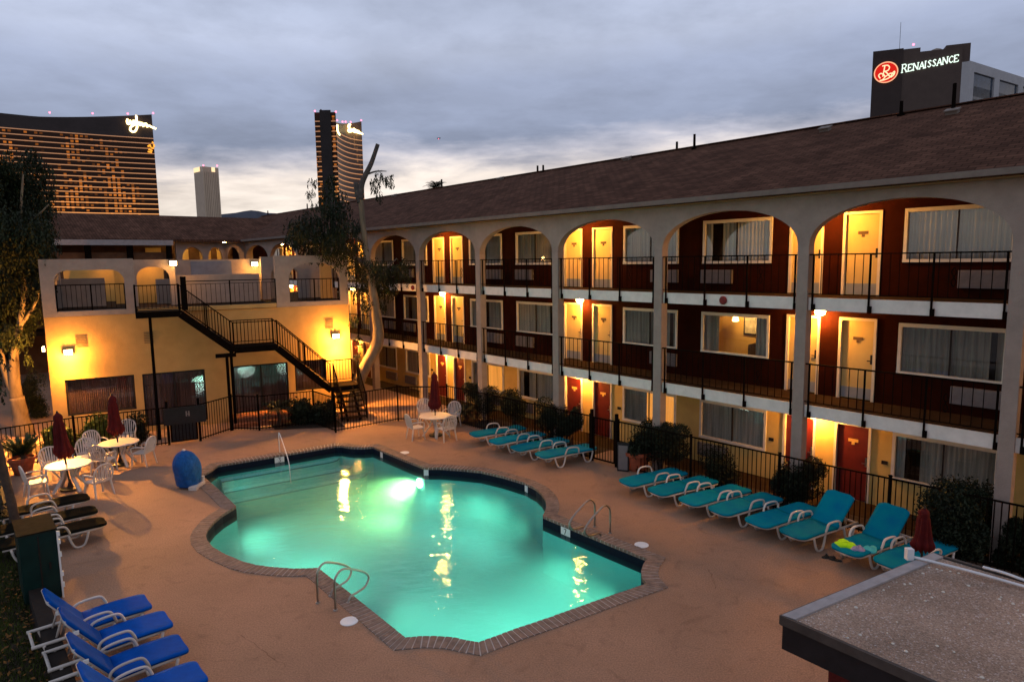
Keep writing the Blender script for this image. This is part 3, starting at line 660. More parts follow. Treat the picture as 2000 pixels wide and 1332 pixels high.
# the lit room with its curtain drawn back
for k, sg, fl in ((2,-1,1),):
    z0, z1 = WZS[fl]; cy = k*BAY + sg*1.505
    f = MB(); ft = .07; W2 = 1.075
    f.box(-.035,.05,-W2,W2,z1-ft,z1+.02); f.box(-.05,.05,-W2,W2,z0-.03,z0+ft*.6); f.box(-.035,.05,-W2,-W2+ft,z0+ft*.6,z1-ft); f.box(-.035,.05,W2-ft,W2,z0+ft*.6,z1-ft)
    wn = f.build('window', 'trim_white', wing); wn.location = (WW,cy,0); wn['label'] = 'lit room window with drawn curtains and a framed picture'
    p = MB(); p.box(.02,.026,-W2+ft,W2-ft,z0+.04,z1-ft); p.build('pane', 'glass', wn)
    for a, b in ((-1.06,-.62),(.58,1.06)):
        c = MB(); m_ = 20
        for i in range(m_+1):
            y = a+(b-a)*i/m_; x = .15+.04*math.sin(i*1.5); c.v += [(x,y,z0-.02),(x,y,z1+.02)]
        c.f = [(2*i,2*i+2,2*i+3,2*i+1) for i in range(m_)]; c.build('curtain', 'curtain', wn, True)
    r = MB(); zb = FL[fl][0]
    r.box(1.5,1.56,-1.9,1.9,zb,z1+.35); r.box(.20,1.5,-1.9,-1.84,zb,z1+.35); r.box(.20,1.5,1.84,1.9,zb,z1+.35); r.box(.20,1.5,-1.84,1.84,z1+.29,z1+.35); r.build('room_interior', 'room_wall', wn)
    b = MB(); b.box(1.45,1.498,.0,.55,z0+.42,z1-.05); pf = b.build('framed_picture', 'bronze_frame', wn)
    b = MB(); b.box(1.44,1.449,.05,.50,z0+.47,z1-.1); b.build('picture_print', 'picture_art', pf)
    b = MB(); b.box(1.30,1.44,-.80,.30,zb+.05,z0+.10); b.tube(smoothpath([(1.37,-.80,z0+.08),(1.37,-.5,z0+.17),(1.37,-.1,z0+.20),(1.37,.30,z0+.08)],4),.06,8); b.build('bed_headboard', 'room_dark', wn)
    b = MB(); b.lathe([(.05,0),(.10,.02),(.07,.16),(.03,.17)], 12, (1.1,.62,z1-.33)); b.build('room_lamp', 'room_lamp', wn)
    light('room_light', Wp(cy+.3, WW+.9, z1+.05), (1,.62,.22), 60, .1)
# railings: one panel per bay and floor, each with its posts
def make_rail(parent):
    mb = MB(); a, b = HP+.01, BAY-HP-.01
    mb.bar((-.085,a,1.02),(-.085,b,1.02),.05,.03); mb.bar((-.085,a,.10),(-.085,b,.10),.03,.02)
    posts = (.20, 1.46, 2.70, BAY-.24); y = a+.1
    while y < b-.05:
        if min(abs(y-p) for p in posts) > .06: mb.bar((-.085,y,.10),(-.085,y,1.02),.014,.014)
        y += .186
    r = mb.build('railing', 'black_iron', parent)
    for p in posts:
        q = MB(); q.bar((-.085,p,-.29),(-.085,p,1.03),.036,.036); q.box(-.11,-.055,p-.06,p+.02,-.29,-.14); q.build('post', 'black_iron', r)
    o = MB(); yo = 1.46-.186*2
    for t in (-1, 1): o.tube(smoothpath([(-.085,yo,.32),(-.085,yo+.045*t,.42),(-.085,yo,.52),(-.085,yo+.045*t,.62),(-.085,yo,.72)],3), .011, 4)
    o.build('scroll_ornament', 'black_iron', r); return r
pr = None
for z in (2.6, 5.2):
    for k in range(N0, N1):
        if pr is None: pr = make_rail(wing); pr.location = (0,k*BAY,z)
        else: inst(pr, wing, (0,k*BAY,z))
for s in (6.34, 21.55):
    mb = MB(); mb.lathe([(.02,0),(.1,0),(.115,.03),(.09,.06),(.02,.075)], 16, (0,0,0), Matrix.Rotation(-PI/2,4,'Y')); o = mb.build('alarm_bell', 'red_bell', wing); o.location = (-.05,s,5.06)
# lamps above every pair of doors
ords = {-1:'just outside the right end', 1:'nearest the camera', 3:'second from the right end', 5:'third from the right end', 7:'behind the pruned tree', 9:'beside the far end of the clubhouse'}
fln = ('ground', 'second', 'third')
protoL = None
for k in range(-1, N1, 2):
    for fl in range(3):
        zc = (2.33, 4.935, 7.60)[fl]; P = Wp(k*BAY+(.16,.16,0)[fl], (WW-.22,WW-.22,.72)[fl], zc)
        lab = f'glowing amber ceiling lamp over {fln[fl]}-floor doors, door pair {ords[k]}'
        if protoL is None:
            protoL = empty('ceiling_lamp', P, 0, lab, 'lamp', 'amber lamps over the motel doors')
            mb = MB(); mb.lathe([(.10,0),(.10,-.03),(.07,-.05)], 14); mb.build('lamp_base', 'bronze_frame', protoL)
            mb = MB(); mb.lathe([(.06,-.05),(.115,-.09),(.13,-.16),(.10,-.235),(.02,-.265)], 14); mb.build('lamp_globe', 'bulb', protoL, True)
        else: copy_thing(protoL, P, 0, lab)
        e = (200, 210, 270)[fl]
        light('door_lamp_light', P+Vector((0,0,-.32))-NV*.05, WARM, e, .05)

# ------------------------------------------------------------------ rear wing closing the courtyard (same axes as the wing)
rear = empty('rear_motel_wing', Wp(S1,0), WA, 'low rear motel wing with narrow arches and dark wall across the courtyard end', 'motel')
mb = MB(); mb.box(-34, -.2, 2.2, 2.4, 0, 7.7); mb.build('rear_wall', 'far_brown', rear)
ar = MB(); pl = MB(); 
def arch_strip(mb, x0, x1, y, th, ztop, zsp, zap, piers):
    # facade in the x-z plane at y
    for i in range(len(piers)-1):
        a, b = piers[i][1], piers[i+1][0]; c = (a+b)/2; hw = (b-a)/2; m_ = 12
        xs = [c-hw*math.cos(PI*j/m_) for j in range(m_+1)]; zs = [zsp+(zap-zsp)*math.sin(PI*j/m_) for j in range(m_+1)]
        for j in range(m_):
            for yy in (y, y+th): mb.add([(xs[j],yy,zs[j]),(xs[j+1],yy,zs[j+1]),(xs[j+1],yy,ztop),(xs[j],yy,ztop)], [(0,1,2,3)])
            mb.add([(xs[j],y,zs[j]),(xs[j+1],y,zs[j+1]),(xs[j+1],y+th,zs[j+1]),(xs[j],y+th,zs[j])], [(0,1,2,3)])
    for a, b in piers: mb.box(a, b, y, y+th, 0, ztop)
arch_strip(ar, 0, 0, 0, .22, 7.6, 6.55, 7.3, [(-.45,-.15),(-1.55,-1.25)][::-1] + [(.2,.4)])
arch_strip(ar, 0, 0, 0, .22, 7.6, 6.55, 7.3, [(-4.35,-4.0),(-2.75,-2.45),(-1.56,-1.24)])
ar.build('rear_arcade', 'white_stucco', rear)
for z in (2.6, 5.2):
    mb = MB(); mb.box(-34,-.1,-.03,2.2,z-.25,z); mb.build('walkway_slab', 'deck_slab', rear)
rp_ = [(-.5,7.76),(5,9.55),(10.5,7.76),(10.5,7.6),(5,9.4),(-.5,7.6)]
mb = MB(); mb.add([(-36,y,z) for y,z in rp_]+[(5.5,y,z) for y,z in rp_], [tuple(range(6)),tuple(range(6,12))[::-1]]+[(i,(i+1)%6,6+(i+1)%6,6+i) for i in range(6)]); mb.build('roof', 'shingles', rear)
for x in (-.9,-2.0,-3.4):
    mb = MB(); mb.box(x-.35,x+.35,2.15,2.198,5.2,7.2); d_ = mb.build('door', 'door_cream', rear)
for x in (-5.0,):
    mb = MB(); mb.box(x-.6,x+.3,2.14,2.19,5.2,7.3); mb.build('door', 'door_cream', rear)
canopy = empty('flat_canopy', Wp(S1-1.9,-5.1), WA, 'flat canopy roof with pale edge on dark posts before the rear wing', 'canopy')
mb = MB(); mb.box(-24,0,-.6,1.3,7.38,7.52); mb.build('canopy_roof', 'fascia_dark', canopy)
mb = MB(); mb.box(-24,0,-.64,-.604,7.34,7.64); mb.build('pale_edge', 'canopy_edge', canopy)
for i in range(8):
    mb = MB(); mb.box(-.3-i*2.05,-.02-i*2.05,-.4,-.12,0,7.38); mb.build('post', 'black_iron', canopy)
mb = MB(); mb.box(-24,-.1,-.11,-.03,5.2,6.95); mb.build('front_screen', 'far_brown', canopy)
for x, y, w in ((362,479,-4.9),(438,475,-2.2),(549,477,None)):
    if w is None: continue
    P = onp(x, y, WC+DV*(S1+1.2), DV)
    t = copy_thing(protoL, P+Vector((0,0,.14)), 0, 'small glowing lamp under the rear wing roof, %s' % ('next to the dark canopy posts' if x < 400 else 'between two narrow arches'), 'rear wing lamps')
    light('rear_lamp_light', P-Vector((0,0,.1)), WARM, 38, .05)
# palm crown peeping over the roof ridge
def palm(P, h, name, lab, nfr=16, L=1.5, mt='leaf_palm', tr=.16, grp=None, emin=.1, sag=.55):
    r = empty(name, P, 0, lab, 'palm', grp)
    mb = MB(); mb.tube([(0,0,0),(.06,.02,h*.5),(0,0,h)], [tr*1.15,tr,tr*.9], 8); mb.build('trunk', 'bark_dark', r)
    mb = MB(); rg = random.Random(int(h*100)+nfr)
    for i in range(nfr):
        az = 2*PI*i/nfr + rg.uniform(-.2,.2); el = rg.uniform(emin,1.35); l = L*rg.uniform(.8,1.1)
        d = Vector((math.cos(az),math.sin(az),0)); prev = Vector((0,0,h)); sd = Vector((-d.y,d.x,0))
        for j in range(1,8):
            t = j/7; p = Vector((0,0,h)) + d*(l*t*math.cos(el*.8)) + Vector((0,0,l*(math.sin(el)*t-sag*t*t)))
            mb.bar(prev, p, .012, .012)
            ll = .34*l*(1-t*.55)
            for sg in (-1,1):
                q = p + sd*(sg*ll) + d*(ll*.5) - Vector((0,0,ll*.25)); e_ = (p-prev).normalized()*.022
                mb.add([p-e_, p+e_, q], [(0,1,2)])
                pm_ = (p+prev)/2; q = pm_ + sd*(sg*ll) + d*(ll*.5) - Vector((0,0,ll*.2)); mb.add([pm_-e_, pm_+e_, q], [(0,1,2)])
            prev = p
    mb.build('crown', mt, r); return r
P = at(852,366,44); palm(Vector((P.x,P.y,-.05)), P.z, 'palm_tree', 'distant dark palm crown peeping over the motel roof ridge', 18, 1.0, 'leaf_dark')
# ------------------------------------------------------------------ CLUBHOUSE (local axes: x along its front, y into it, z up)
club = empty('clubhouse', (LO.x,LO.y,0), PHI, 'cream two-storey clubhouse with white arched roof terrace and dark curtained windows', 'building')
CU0, CU1, CD = -8.25, 2.4, 11.0
OPS = [(-7.82,-5.68,.9,2.2),(-5.42,-3.30,.2,2.19),(-2.30,-.21,.3,2.2),(.06,1.35,.95,2.2)]
def fwall(mb, x0, x1, y0, y1, z0, z1, ops):
    xs = sorted(set([x0,x1]+[o[0] for o in ops]+[o[1] for o in ops]))
    for a, b in zip(xs, xs[1:]):
        z = z0
        for c, d in sorted([(o[2],o[3]) for o in ops if o[0] < b-1e-4 and o[1] > a+1e-4]):
            if c > z+1e-4: mb.box(a,b,y0,y1,z,c)
            z = d
        if z < z1-1e-4: mb.box(a,b,y0,y1,z,z1)
mb = MB(); fwall(mb, CU0, CU1, 0, .25, 0, 4.44, OPS); mb.box(CU0,CU0+.25,.25,CD,0,4.44); mb.box(CU1-.25,CU1,.25,CD,0,4.44); mb.box(CU0+.25,CU1-.25,CD-.25,CD,0,4.44)
mb.build('wall', 'club_wall', club)
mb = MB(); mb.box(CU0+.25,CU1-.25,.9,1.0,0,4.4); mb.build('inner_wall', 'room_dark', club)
mb = MB(); mb.box(CU0,CU1,0,CD,4.442,4.60); mb.build('terrace_floor', 'deck_slab', club)
mb = MB(); mb.box(-5.38,-.52,-.07,.10,4.46,4.615); mb.build('ledge', 'club_wall', club)
def dark_window(a, b, z0, z1, split, lab=None):
    f = MB(); t = .06
    f.box(a,b,.03,.16,z1-t,z1); f.box(a,b,.03,.16,z0,z0+t); f.box(a,a+t,.03,.16,z0+t,z1-t); f.box(b-t,b,.03,.16,z0+t,z1-t)
    if split: f.box((a+b)/2-.035,(a+b)/2+.035,.03,.16,z0+t,z1-t)
    w_ = f.build('window', 'bronze_frame', club)
    p = MB(); p.box(a+t,b-t,.085,.091,z0+t,z1-t); p.build('pane', 'glass', w_)
    c = MB(); m_ = 110
    for i in range(m_+1):
        x = a+.01+(b-a-.02)*i/m_; y = .17+.022*math.sin(i*1.9); c.v += [(x,y,z0),(x,y,z1)]
    c.f = [(2*i,2*i+2,2*i+3,2*i+1) for i in range(m_)]; c.build('curtain', 'curtain_dark', w_)
for i, o in enumerate(OPS): dark_window(*o, split=i in (1,2))
def round_frame(x0, x1, y0, y1, z0, z1, ox0, ox1, oz0, oz1, r, rz=None):
    # wall panel with one round-shouldered opening
    rz = rz or r; mb = MB(); mb.box(x0,ox0,y0,y1,z0,z1); mb.box(ox1,x1,y0,y1,z0,z1)
    if oz0 > z0: mb.box(ox0,ox1,y0,y1,z0,oz0)
    k = 10; xs = []; zs = []
    for j in range(k+1): xs.append(ox0+r-r*math.cos(PI/2*j/k)); zs.append(oz1-rz+rz*math.sin(PI/2*j/k))
    for j in range(k+1): xs.append(ox1-r+r*math.sin(PI/2*j/k)); zs.append(oz1-rz+rz*math.cos(PI/2*j/k))
    for j in range(len(xs)-1):
        for y in (y0,y1): mb.add([(xs[j],y,zs[j]),(xs[j+1],y,zs[j+1]),(xs[j+1],y,z1),(xs[j],y,z1)], [(0,1,2,3)])
        mb.add([(xs[j],y0,zs[j]),(xs[j+1],y0,zs[j+1]),(xs[j+1],y1,zs[j+1]),(xs[j],y1,zs[j])], [(0,1,2,3)])
    mb.quad((ox0,y0,z1),(ox1,y0,z1),(ox1,y1,z1),(ox0,y1,z1)); return mb
ZT = 4.603
round_frame(CU0,-5.42,-.03,.30,4.445,6.45,-7.86,-5.74,4.62,6.06,.42).build('terrace_arch', 'white_stucco', club)
round_frame(-.50,CU1,-.03,.30,4.445,6.50,.02,2.07,4.62,6.20,.85,.62).build('terrace_arch', 'white_stucco', club)
mb = MB(); mb.box(CU0,CU0+.3,2.9,3.2,ZT,6.45); mb.box(-5.75,-5.45,2.9,3.2,ZT,6.45); mb.box(CU0+.3,-5.75,2.9,3.2,6.1,6.45); mb.build('terrace_arch', 'white_stucco', club)
# right pavilion: arched back and side openings
round_frame(-.50,CU1,3.6,3.9,ZT,6.50,-.1,1.1,ZT,6.10,.5).build('terrace_arch', 'white_stucco', club)
mb = MB(); mb.box(1.9,2.38,2.6,2.9,ZT,6.15); mb.build('terrace_wall', 'club_wall', club)
# terrace rooms behind the rail
round_frame(-5.44,-4.0,2.0,2.25,ZT,6.42,-5.36,-4.22,ZT,6.13,.5,.42).build('terrace_arch', 'white_stucco', club)
mb = MB(); mb.box(-6.2,-4.35,4.6,4.8,ZT,6.2); mb.build('terrace_wall', 'cream_wall', club)
mb = MB(); mb.box(-3.95,.36,4.0,4.25,ZT,6.41); tw = mb.build('terrace_wall', 'white_stucco', club)
mb = MB(); mb.box(-3.31,-1.68,3.955,3.998,5.6,6.33); mb.build('slate_panel', 'slate_panel', tw)
mb = MB(); mb.box(-4.15,-.75,2.55,2.8,ZT,5.77); mb.build('low_wall', 'white_stucco', club)
mb = MB(); mb.box(-8.1,-6.5,3.3,3.5,ZT,5.72); mb.build('low_wall', 'white_stucco', club)
mb = MB(); mb.box(-4.7,-4.2,3.3,3.45,ZT,5.62); mb.build('low_wall', 'white_stucco', club)
for a, b in ((-8.2,-5.3),):
    mb = MB(); mb.box(a,b,7.2,7.4,ZT,6.3); mb.build('terrace_wall', 'cream_wall', club)
light('terrace_light', Lp(-6.6,6.6,5.95), WARM, 12, .05)
light('terrace_light', Lp(-5.0,3.9,6.2), WARM, 30, .05)
for x, z in ((-7.22,3.54),(-5.1,3.54),(1.55,3.66)):
    mb = MB()
    for i in range(7): mb.box(x-.16,x+.16,-.022,-.002,z-.21+i*.063,z-.175+i*.063)
    mb.build('wall_vent', 'vent_tan', club)
def iron_rail(name, pts, parent, hgt=.95, gap=.14, low=.08, mid=None, posts=None, M=None):
    # straight or sloping railing following the foot line pts
    mb = MB(); up = Vector((0,0,1))
    for a, b in zip(pts, pts[1:]):
        a = Vector(a); b = Vector(b); L_ = (b-a).length
        mb.bar(a+up*hgt, b+up*hgt, .045, .035); mb.bar(a+up*low, b+up*low, .03, .025)
        if mid: mb.bar(a+up*mid, b+up*mid, .03, .02)
        k = max(1, round(L_/gap))
        for i in range(1,k): p = a+(b-a)*(i/k); mb.bar(p+up*low, p+up*(mid or hgt), .015, .015, Vector((1,0,0)))
    r = mb.build(name, 'black_iron', parent)
    q = MB(); ps = []
    for a, b in zip(pts, pts[1:]):
        a = Vector(a); b = Vector(b); k = max(1, math.ceil((b-a).length/1.75))
        for i in range(k+1):
            p = a+(b-a)*(i/k)
            if all((p-o).length > .05 for o in ps): ps.append(p)
    for p in ps:
        q = MB(); q.bar(p-up*.02, p+up*(hgt+.02), .045, .045, Vector((1,0,0))); q.build('post', 'black_iron', r)
    return r
iron_rail('railing', [(-3.9,.0,ZT+.02),(-.52,.0,ZT+.02)], club, .95, .17, .06, .84)
iron_rail('railing', [(-7.84,.14,4.62),(-5.76,.14,4.62)], club, .92, .15, .06)
iron_rail('railing', [(.04,.14,4.62),(2.05,.14,4.62)], club, .92, .17, .06)
# wall-pack lamps on the clubhouse
def wallpack(P, lab, e, out, drop=.28, rz=PHI, soft=0, aim=None):
    r = empty('wall_lamp', P, rz, lab, 'lamp', 'wall lamps on the clubhouse')
    mb = MB(); mb.box(-.14,.14,-.10,0,-.10,.10); mb.build('lamp_housing', 'bronze_frame', r)
    mb = MB(); mb.box(-.12,.12,-.175,-.10,-.10,.06); mb.build('lamp_lens', 'bulb', r)
    q = Vector(P)+out*drop-Vector((0,0,.14)); ax = aim or (out*.55-Vector((0,0,1)))
    light('wall_lamp_light', q, WARM, e, .08, 'SPOT', ax.to_track_quat('-Z','Y').to_euler(), spot_size=R_(150), spot_blend=.7)
    if soft: light('wall_lamp_light', q, WARM, soft, .08)
wallpack(Lp(-7.62,-.002,3.22), 'glowing wall lamp above the left curtained clubhouse window', 900, -VL, .30, soft=380)
wallpack(Lp(1.78,-.002,3.16), 'glowing wall lamp on the clubhouse right end above the stair foot', 2000, -VL, .30, soft=620)
wallpack(Lp(CU0-.002,.50,3.32), 'glowing lamp on the left corner of the clubhouse', 7500, -UL, .30, PHI-PI/2, soft=900, aim=-UL*.2-VL*.85-Vector((0,0,.62)))
wallpack(Lp(-4.05,1.995,6.28), 'small lamp beside the terrace arch above the stair top', 20, -VL, .22, soft=45)
wallpack(Lp(-.72,3.99,6.2), 'small lamp on the terrace wall right of the slate panel', 40, -VL, .3, soft=95)

# ------------------------------------------------------------------ outdoor stair (same axes as the clubhouse)
stair = empty('iron_staircase', Lp(-1,-1,0), PHI, 'black iron outdoor staircase with landings zigzagging down the clubhouse front', 'staircase')
SM = Matrix.Translation((1,1,0))
def sbuild(mb, name, m='black_iron', parent=None): return mb.build(name, m, parent or stair, M=SM)
VI, VO = -.50, -1.50
def flight(p0, p1, nst, name):
    a = Vector(p0); b = Vector(p1); d = b-a; mb = MB(); 
    for v in (VI, VO):
        o = Vector((0, v-p0[1], 0)) if abs(d.y) < 1e-6 else Vector((0,0,0))
        mb.bar(a+o-Vector((0,0,.14)), b+o-Vector((0,0,.14)), .05, .24)
    s_ = sbuild(mb, name)
    t = MB()
    for i in range(nst):
        f = (i+.5)/nst; x = a.x+d.x*f; z = a.z+d.z*((i+1)/(nst+1)); wd = abs(d.x)/nst*.46
        t.box(x-wd,x+wd,VO+.03,VI-.03,z-.045,z)
    sbuild(t, 'treads', 'deck_slab', s_); return s_
L1 = (-5.45,-4.05,4.58); L2 = (-2.35,-.80,3.12); L3 = (1.15,2.30,1.26)
for i, (a, b, z) in enumerate((L1,L2,L3)):
    mb = MB(); mb.box(a,b,VO-.03,VI+.03,z-.05,z); mb.box(a,b,VO-.03,VO+.03,z-.22,z-.052); mb.box(a,b,VI-.03,VI+.03,z-.22,z-.052); sbuild(mb, 'landing')
flight((-4.05,VO,L1[2]), (-2.35,VO,L2[2]), 9, 'upper_flight'); flight((-.80,VO,L2[2]), (1.15,VO,L3[2]), 10, 'lower_flight')
# last flight comes forward
mb = MB(); t = MB(); x0, x1 = 1.25, 2.25
for x in (x0+.25, x1-.25): mb.bar((x,VO,L3[2]-.1),(x,VO-1.05,.05),.06,.16)
fs = sbuild(mb, 'foot_flight')
for i in range(6):
    f = (i+.6)/6; z = L3[2]*(1-(i+1)/7); y = VO-1.05*f; t.box(x0,x1,y-.12,y+.12,z-.05,z)
sbuild(t, 'treads', 'deck_slab', fs)
for nm, pts in (('railing',[(-5.42,VO,L1[2]),(-4.05,VO,L1[2])]),('railing',[(-4.05,VO,L1[2]),(-2.35,VO,L2[2]),(-.80,VO,L2[2])]),('railing',[(-.80,VO,L2[2]),(1.15,VO,L3[2])]),('railing',[(-4.05,VI,L1[2]),(-2.35,VI,L2[2]),(-.80,VI,L2[2]),(1.15,VI,L3[2]),(2.28,VI,L3[2]),(2.28,VO,L3[2])]),('railing',[(-5.43,VI,L1[2]),(-5.43,VO,L1[2])]),('railing',[(2.24,VO,L3[2]),(2.24,VO-1.1,.1)]),('railing',[(1.27,VO,L3[2]),(1.27,VO-1.1,.1)])):
    r = iron_rail(nm, [Vector(p)+Vector((1,1,0)) for p in pts], stair, .92, .13, .1, None)
mb = MB(); mb.box(-3.98,-3.80,VO-.02,VO+.16,L1[2],L1[2]+1.2); sbuild(mb, 'corner_post')
for x, y, z in ((-5.02,-1.55,4.36),(-2.62,-1.52,2.9),(-2.42,-1.0,2.9),(1.2,-1.5,1.05),(2.25,-.55,1.05)):
    mb = MB(); mb.box(x-.05,x+.05,y-.05,y+.05,0,z); sbuild(mb, 'support_post')
mb = MB(); mb.box(-3.0,-2.3,-1.58,-1.46,2.78,2.92); sbuild(mb, 'cross_beam')
bs = empty('brick_steps', Lp(-1.3,-.6), PHI, 'two red brick steps below the clubhouse door behind the fence', 'steps')
for i, (dy, z) in enumerate(((.0,.15),(.35,.29))):
    mb = MB(); mb.box(-1.25,1.2,-.75+dy,.585,(.002,.152)[i],z); mb.build('step', 'brick_step', bs)

# ------------------------------------------------------------------ FENCES
def fence(name, pts, lab, h=1.4, group='black pool fences', skip=None):
    c = sum(pts, Vector())/len(pts); r = empty(name, (c.x,c.y,0), 0, lab, 'fence', group); up = Vector((0,0,1))
    for a, b in zip(pts, pts[1:]):
        L_ = (b-a).length; k = max(1, round(L_/2.35)); d = (b-a)/k
        for i in range(k+1):
            p = a+d*i-c; q = MB(); q.bar(p, p+up*(h+.06), .055, .055, Vector((1,0,0))); q.bar(p+up*(h+.06), p+up*(h+.075), .07, .07, Vector((1,0,0)))
            if i < k or b is pts[-1]: q.build('post', 'black_iron', r)
        for i in range(k):
            p0 = a+d*i-c; p1 = a+d*(i+1)-c; mb = MB(); mb.bar(p0+up*h, p1+up*h, .03, .035); mb.bar(p0+up*.09, p1+up*.09, .03, .03)
            m_ = round((p1-p0).length/.118)
            for j in range(1,m_): p = p0+(p1-p0)*(j/m_); mb.bar(p+up*.03, p+up*h, .017, .017, Vector((1,0,0)))
            mb.build('picket_panel', 'black_iron', r)
    return r
def FW(s): return -.46-.040*s
fence('pool_fence', [Wp(17.6,FW(17.6)), Wp(10.35,FW(10.35))], 'black picket fence behind the four far teal loungers')
fence('pool_fence', [Wp(9.25,FW(9.25)), Wp(-3,FW(-3))], 'black picket fence behind the long row of eight teal loungers')
g0, g1 = Wp(10.28,FW(10.28)), Wp(9.32,FW(9.32))
def gate(a, b, lab, dark, h=1.4, sign=False):
    r = empty('pool_gate', (a.x,a.y,0), math.atan2(b.y-a.y,b.x-a.x), lab, 'gate'); L_ = (b-a).length
    for x in (0, L_): q = MB(); q.box(x-.04,x+.04,-.04,.04,0,h+.22); q.build('post', 'black_iron', r)
    mb = MB(); mb.box(.06,L_-.06,-.02,.02,h-.04,h); mb.box(.06,L_-.06,-.02,.02,.08,.12); mb.box(.06,.1,-.02,.02,.12,h-.04); mb.box(L_-.1,L_-.06,-.02,.02,.12,h-.04)
    k = round(L_/.11)
    for j in range(1,k): mb.box(L_*j/k-.008,L_*j/k+.008,-.008,.008,.12,h-.04)
    lf = mb.build('gate_leaf', 'black_iron', r)
    if sign: mb = MB(); mb.box(.1,L_-.1,.012,.018,.12,h-.04); mb.build('mesh_screen', 'fascia_dark', lf)
    if sign:
        mb = MB(); mb.box(-.12,L_+.22,-.075,-.045,h-.62,h-.02); sg = mb.build('sign_board', 'sign_dark', r)
        mb = MB()
        for x in (.05,.13): mb.box(L_*.55+x-.022,L_*.55+x+.022,-.082,-.076,h-.36,h-.18)
        mb.box(L_*.55+.03,L_*.55+.15,-.0835,-.0825,h-.29,h-.265); mb.build('sign_marks', 'sign_face', sg)
    return r
gate(g0, g1, 'dark picket pool gate between the two groups of teal loungers', True)
PF = [G(*p) for p in ((0,921),(150,893),(331,869),(392,861),(455,840),(507,841),(614,828),(656,845),(778,822))]
ext = PF[0] + (PF[0]-PF[1]).normalized()*4
fence('pool_fence', [ext, PF[1], PF[2]], 'black picket fence behind the white tables, left of the signed gate', 1.32)
gate(PF[2], PF[3], 'dark pool gate with a black sign board before the clubhouse', True, 1.32, True)
fence('pool_fence', [PF[3], PF[4], PF[5], PF[6], PF[7]], 'black picket fence before the brick steps, right of the signed gate', 1.3)
fence('pool_fence', [PF[7], PF[8], Wp(17.6,FW(17.6))], 'black picket fence between the stair foot and the far umbrella table', 1.36)

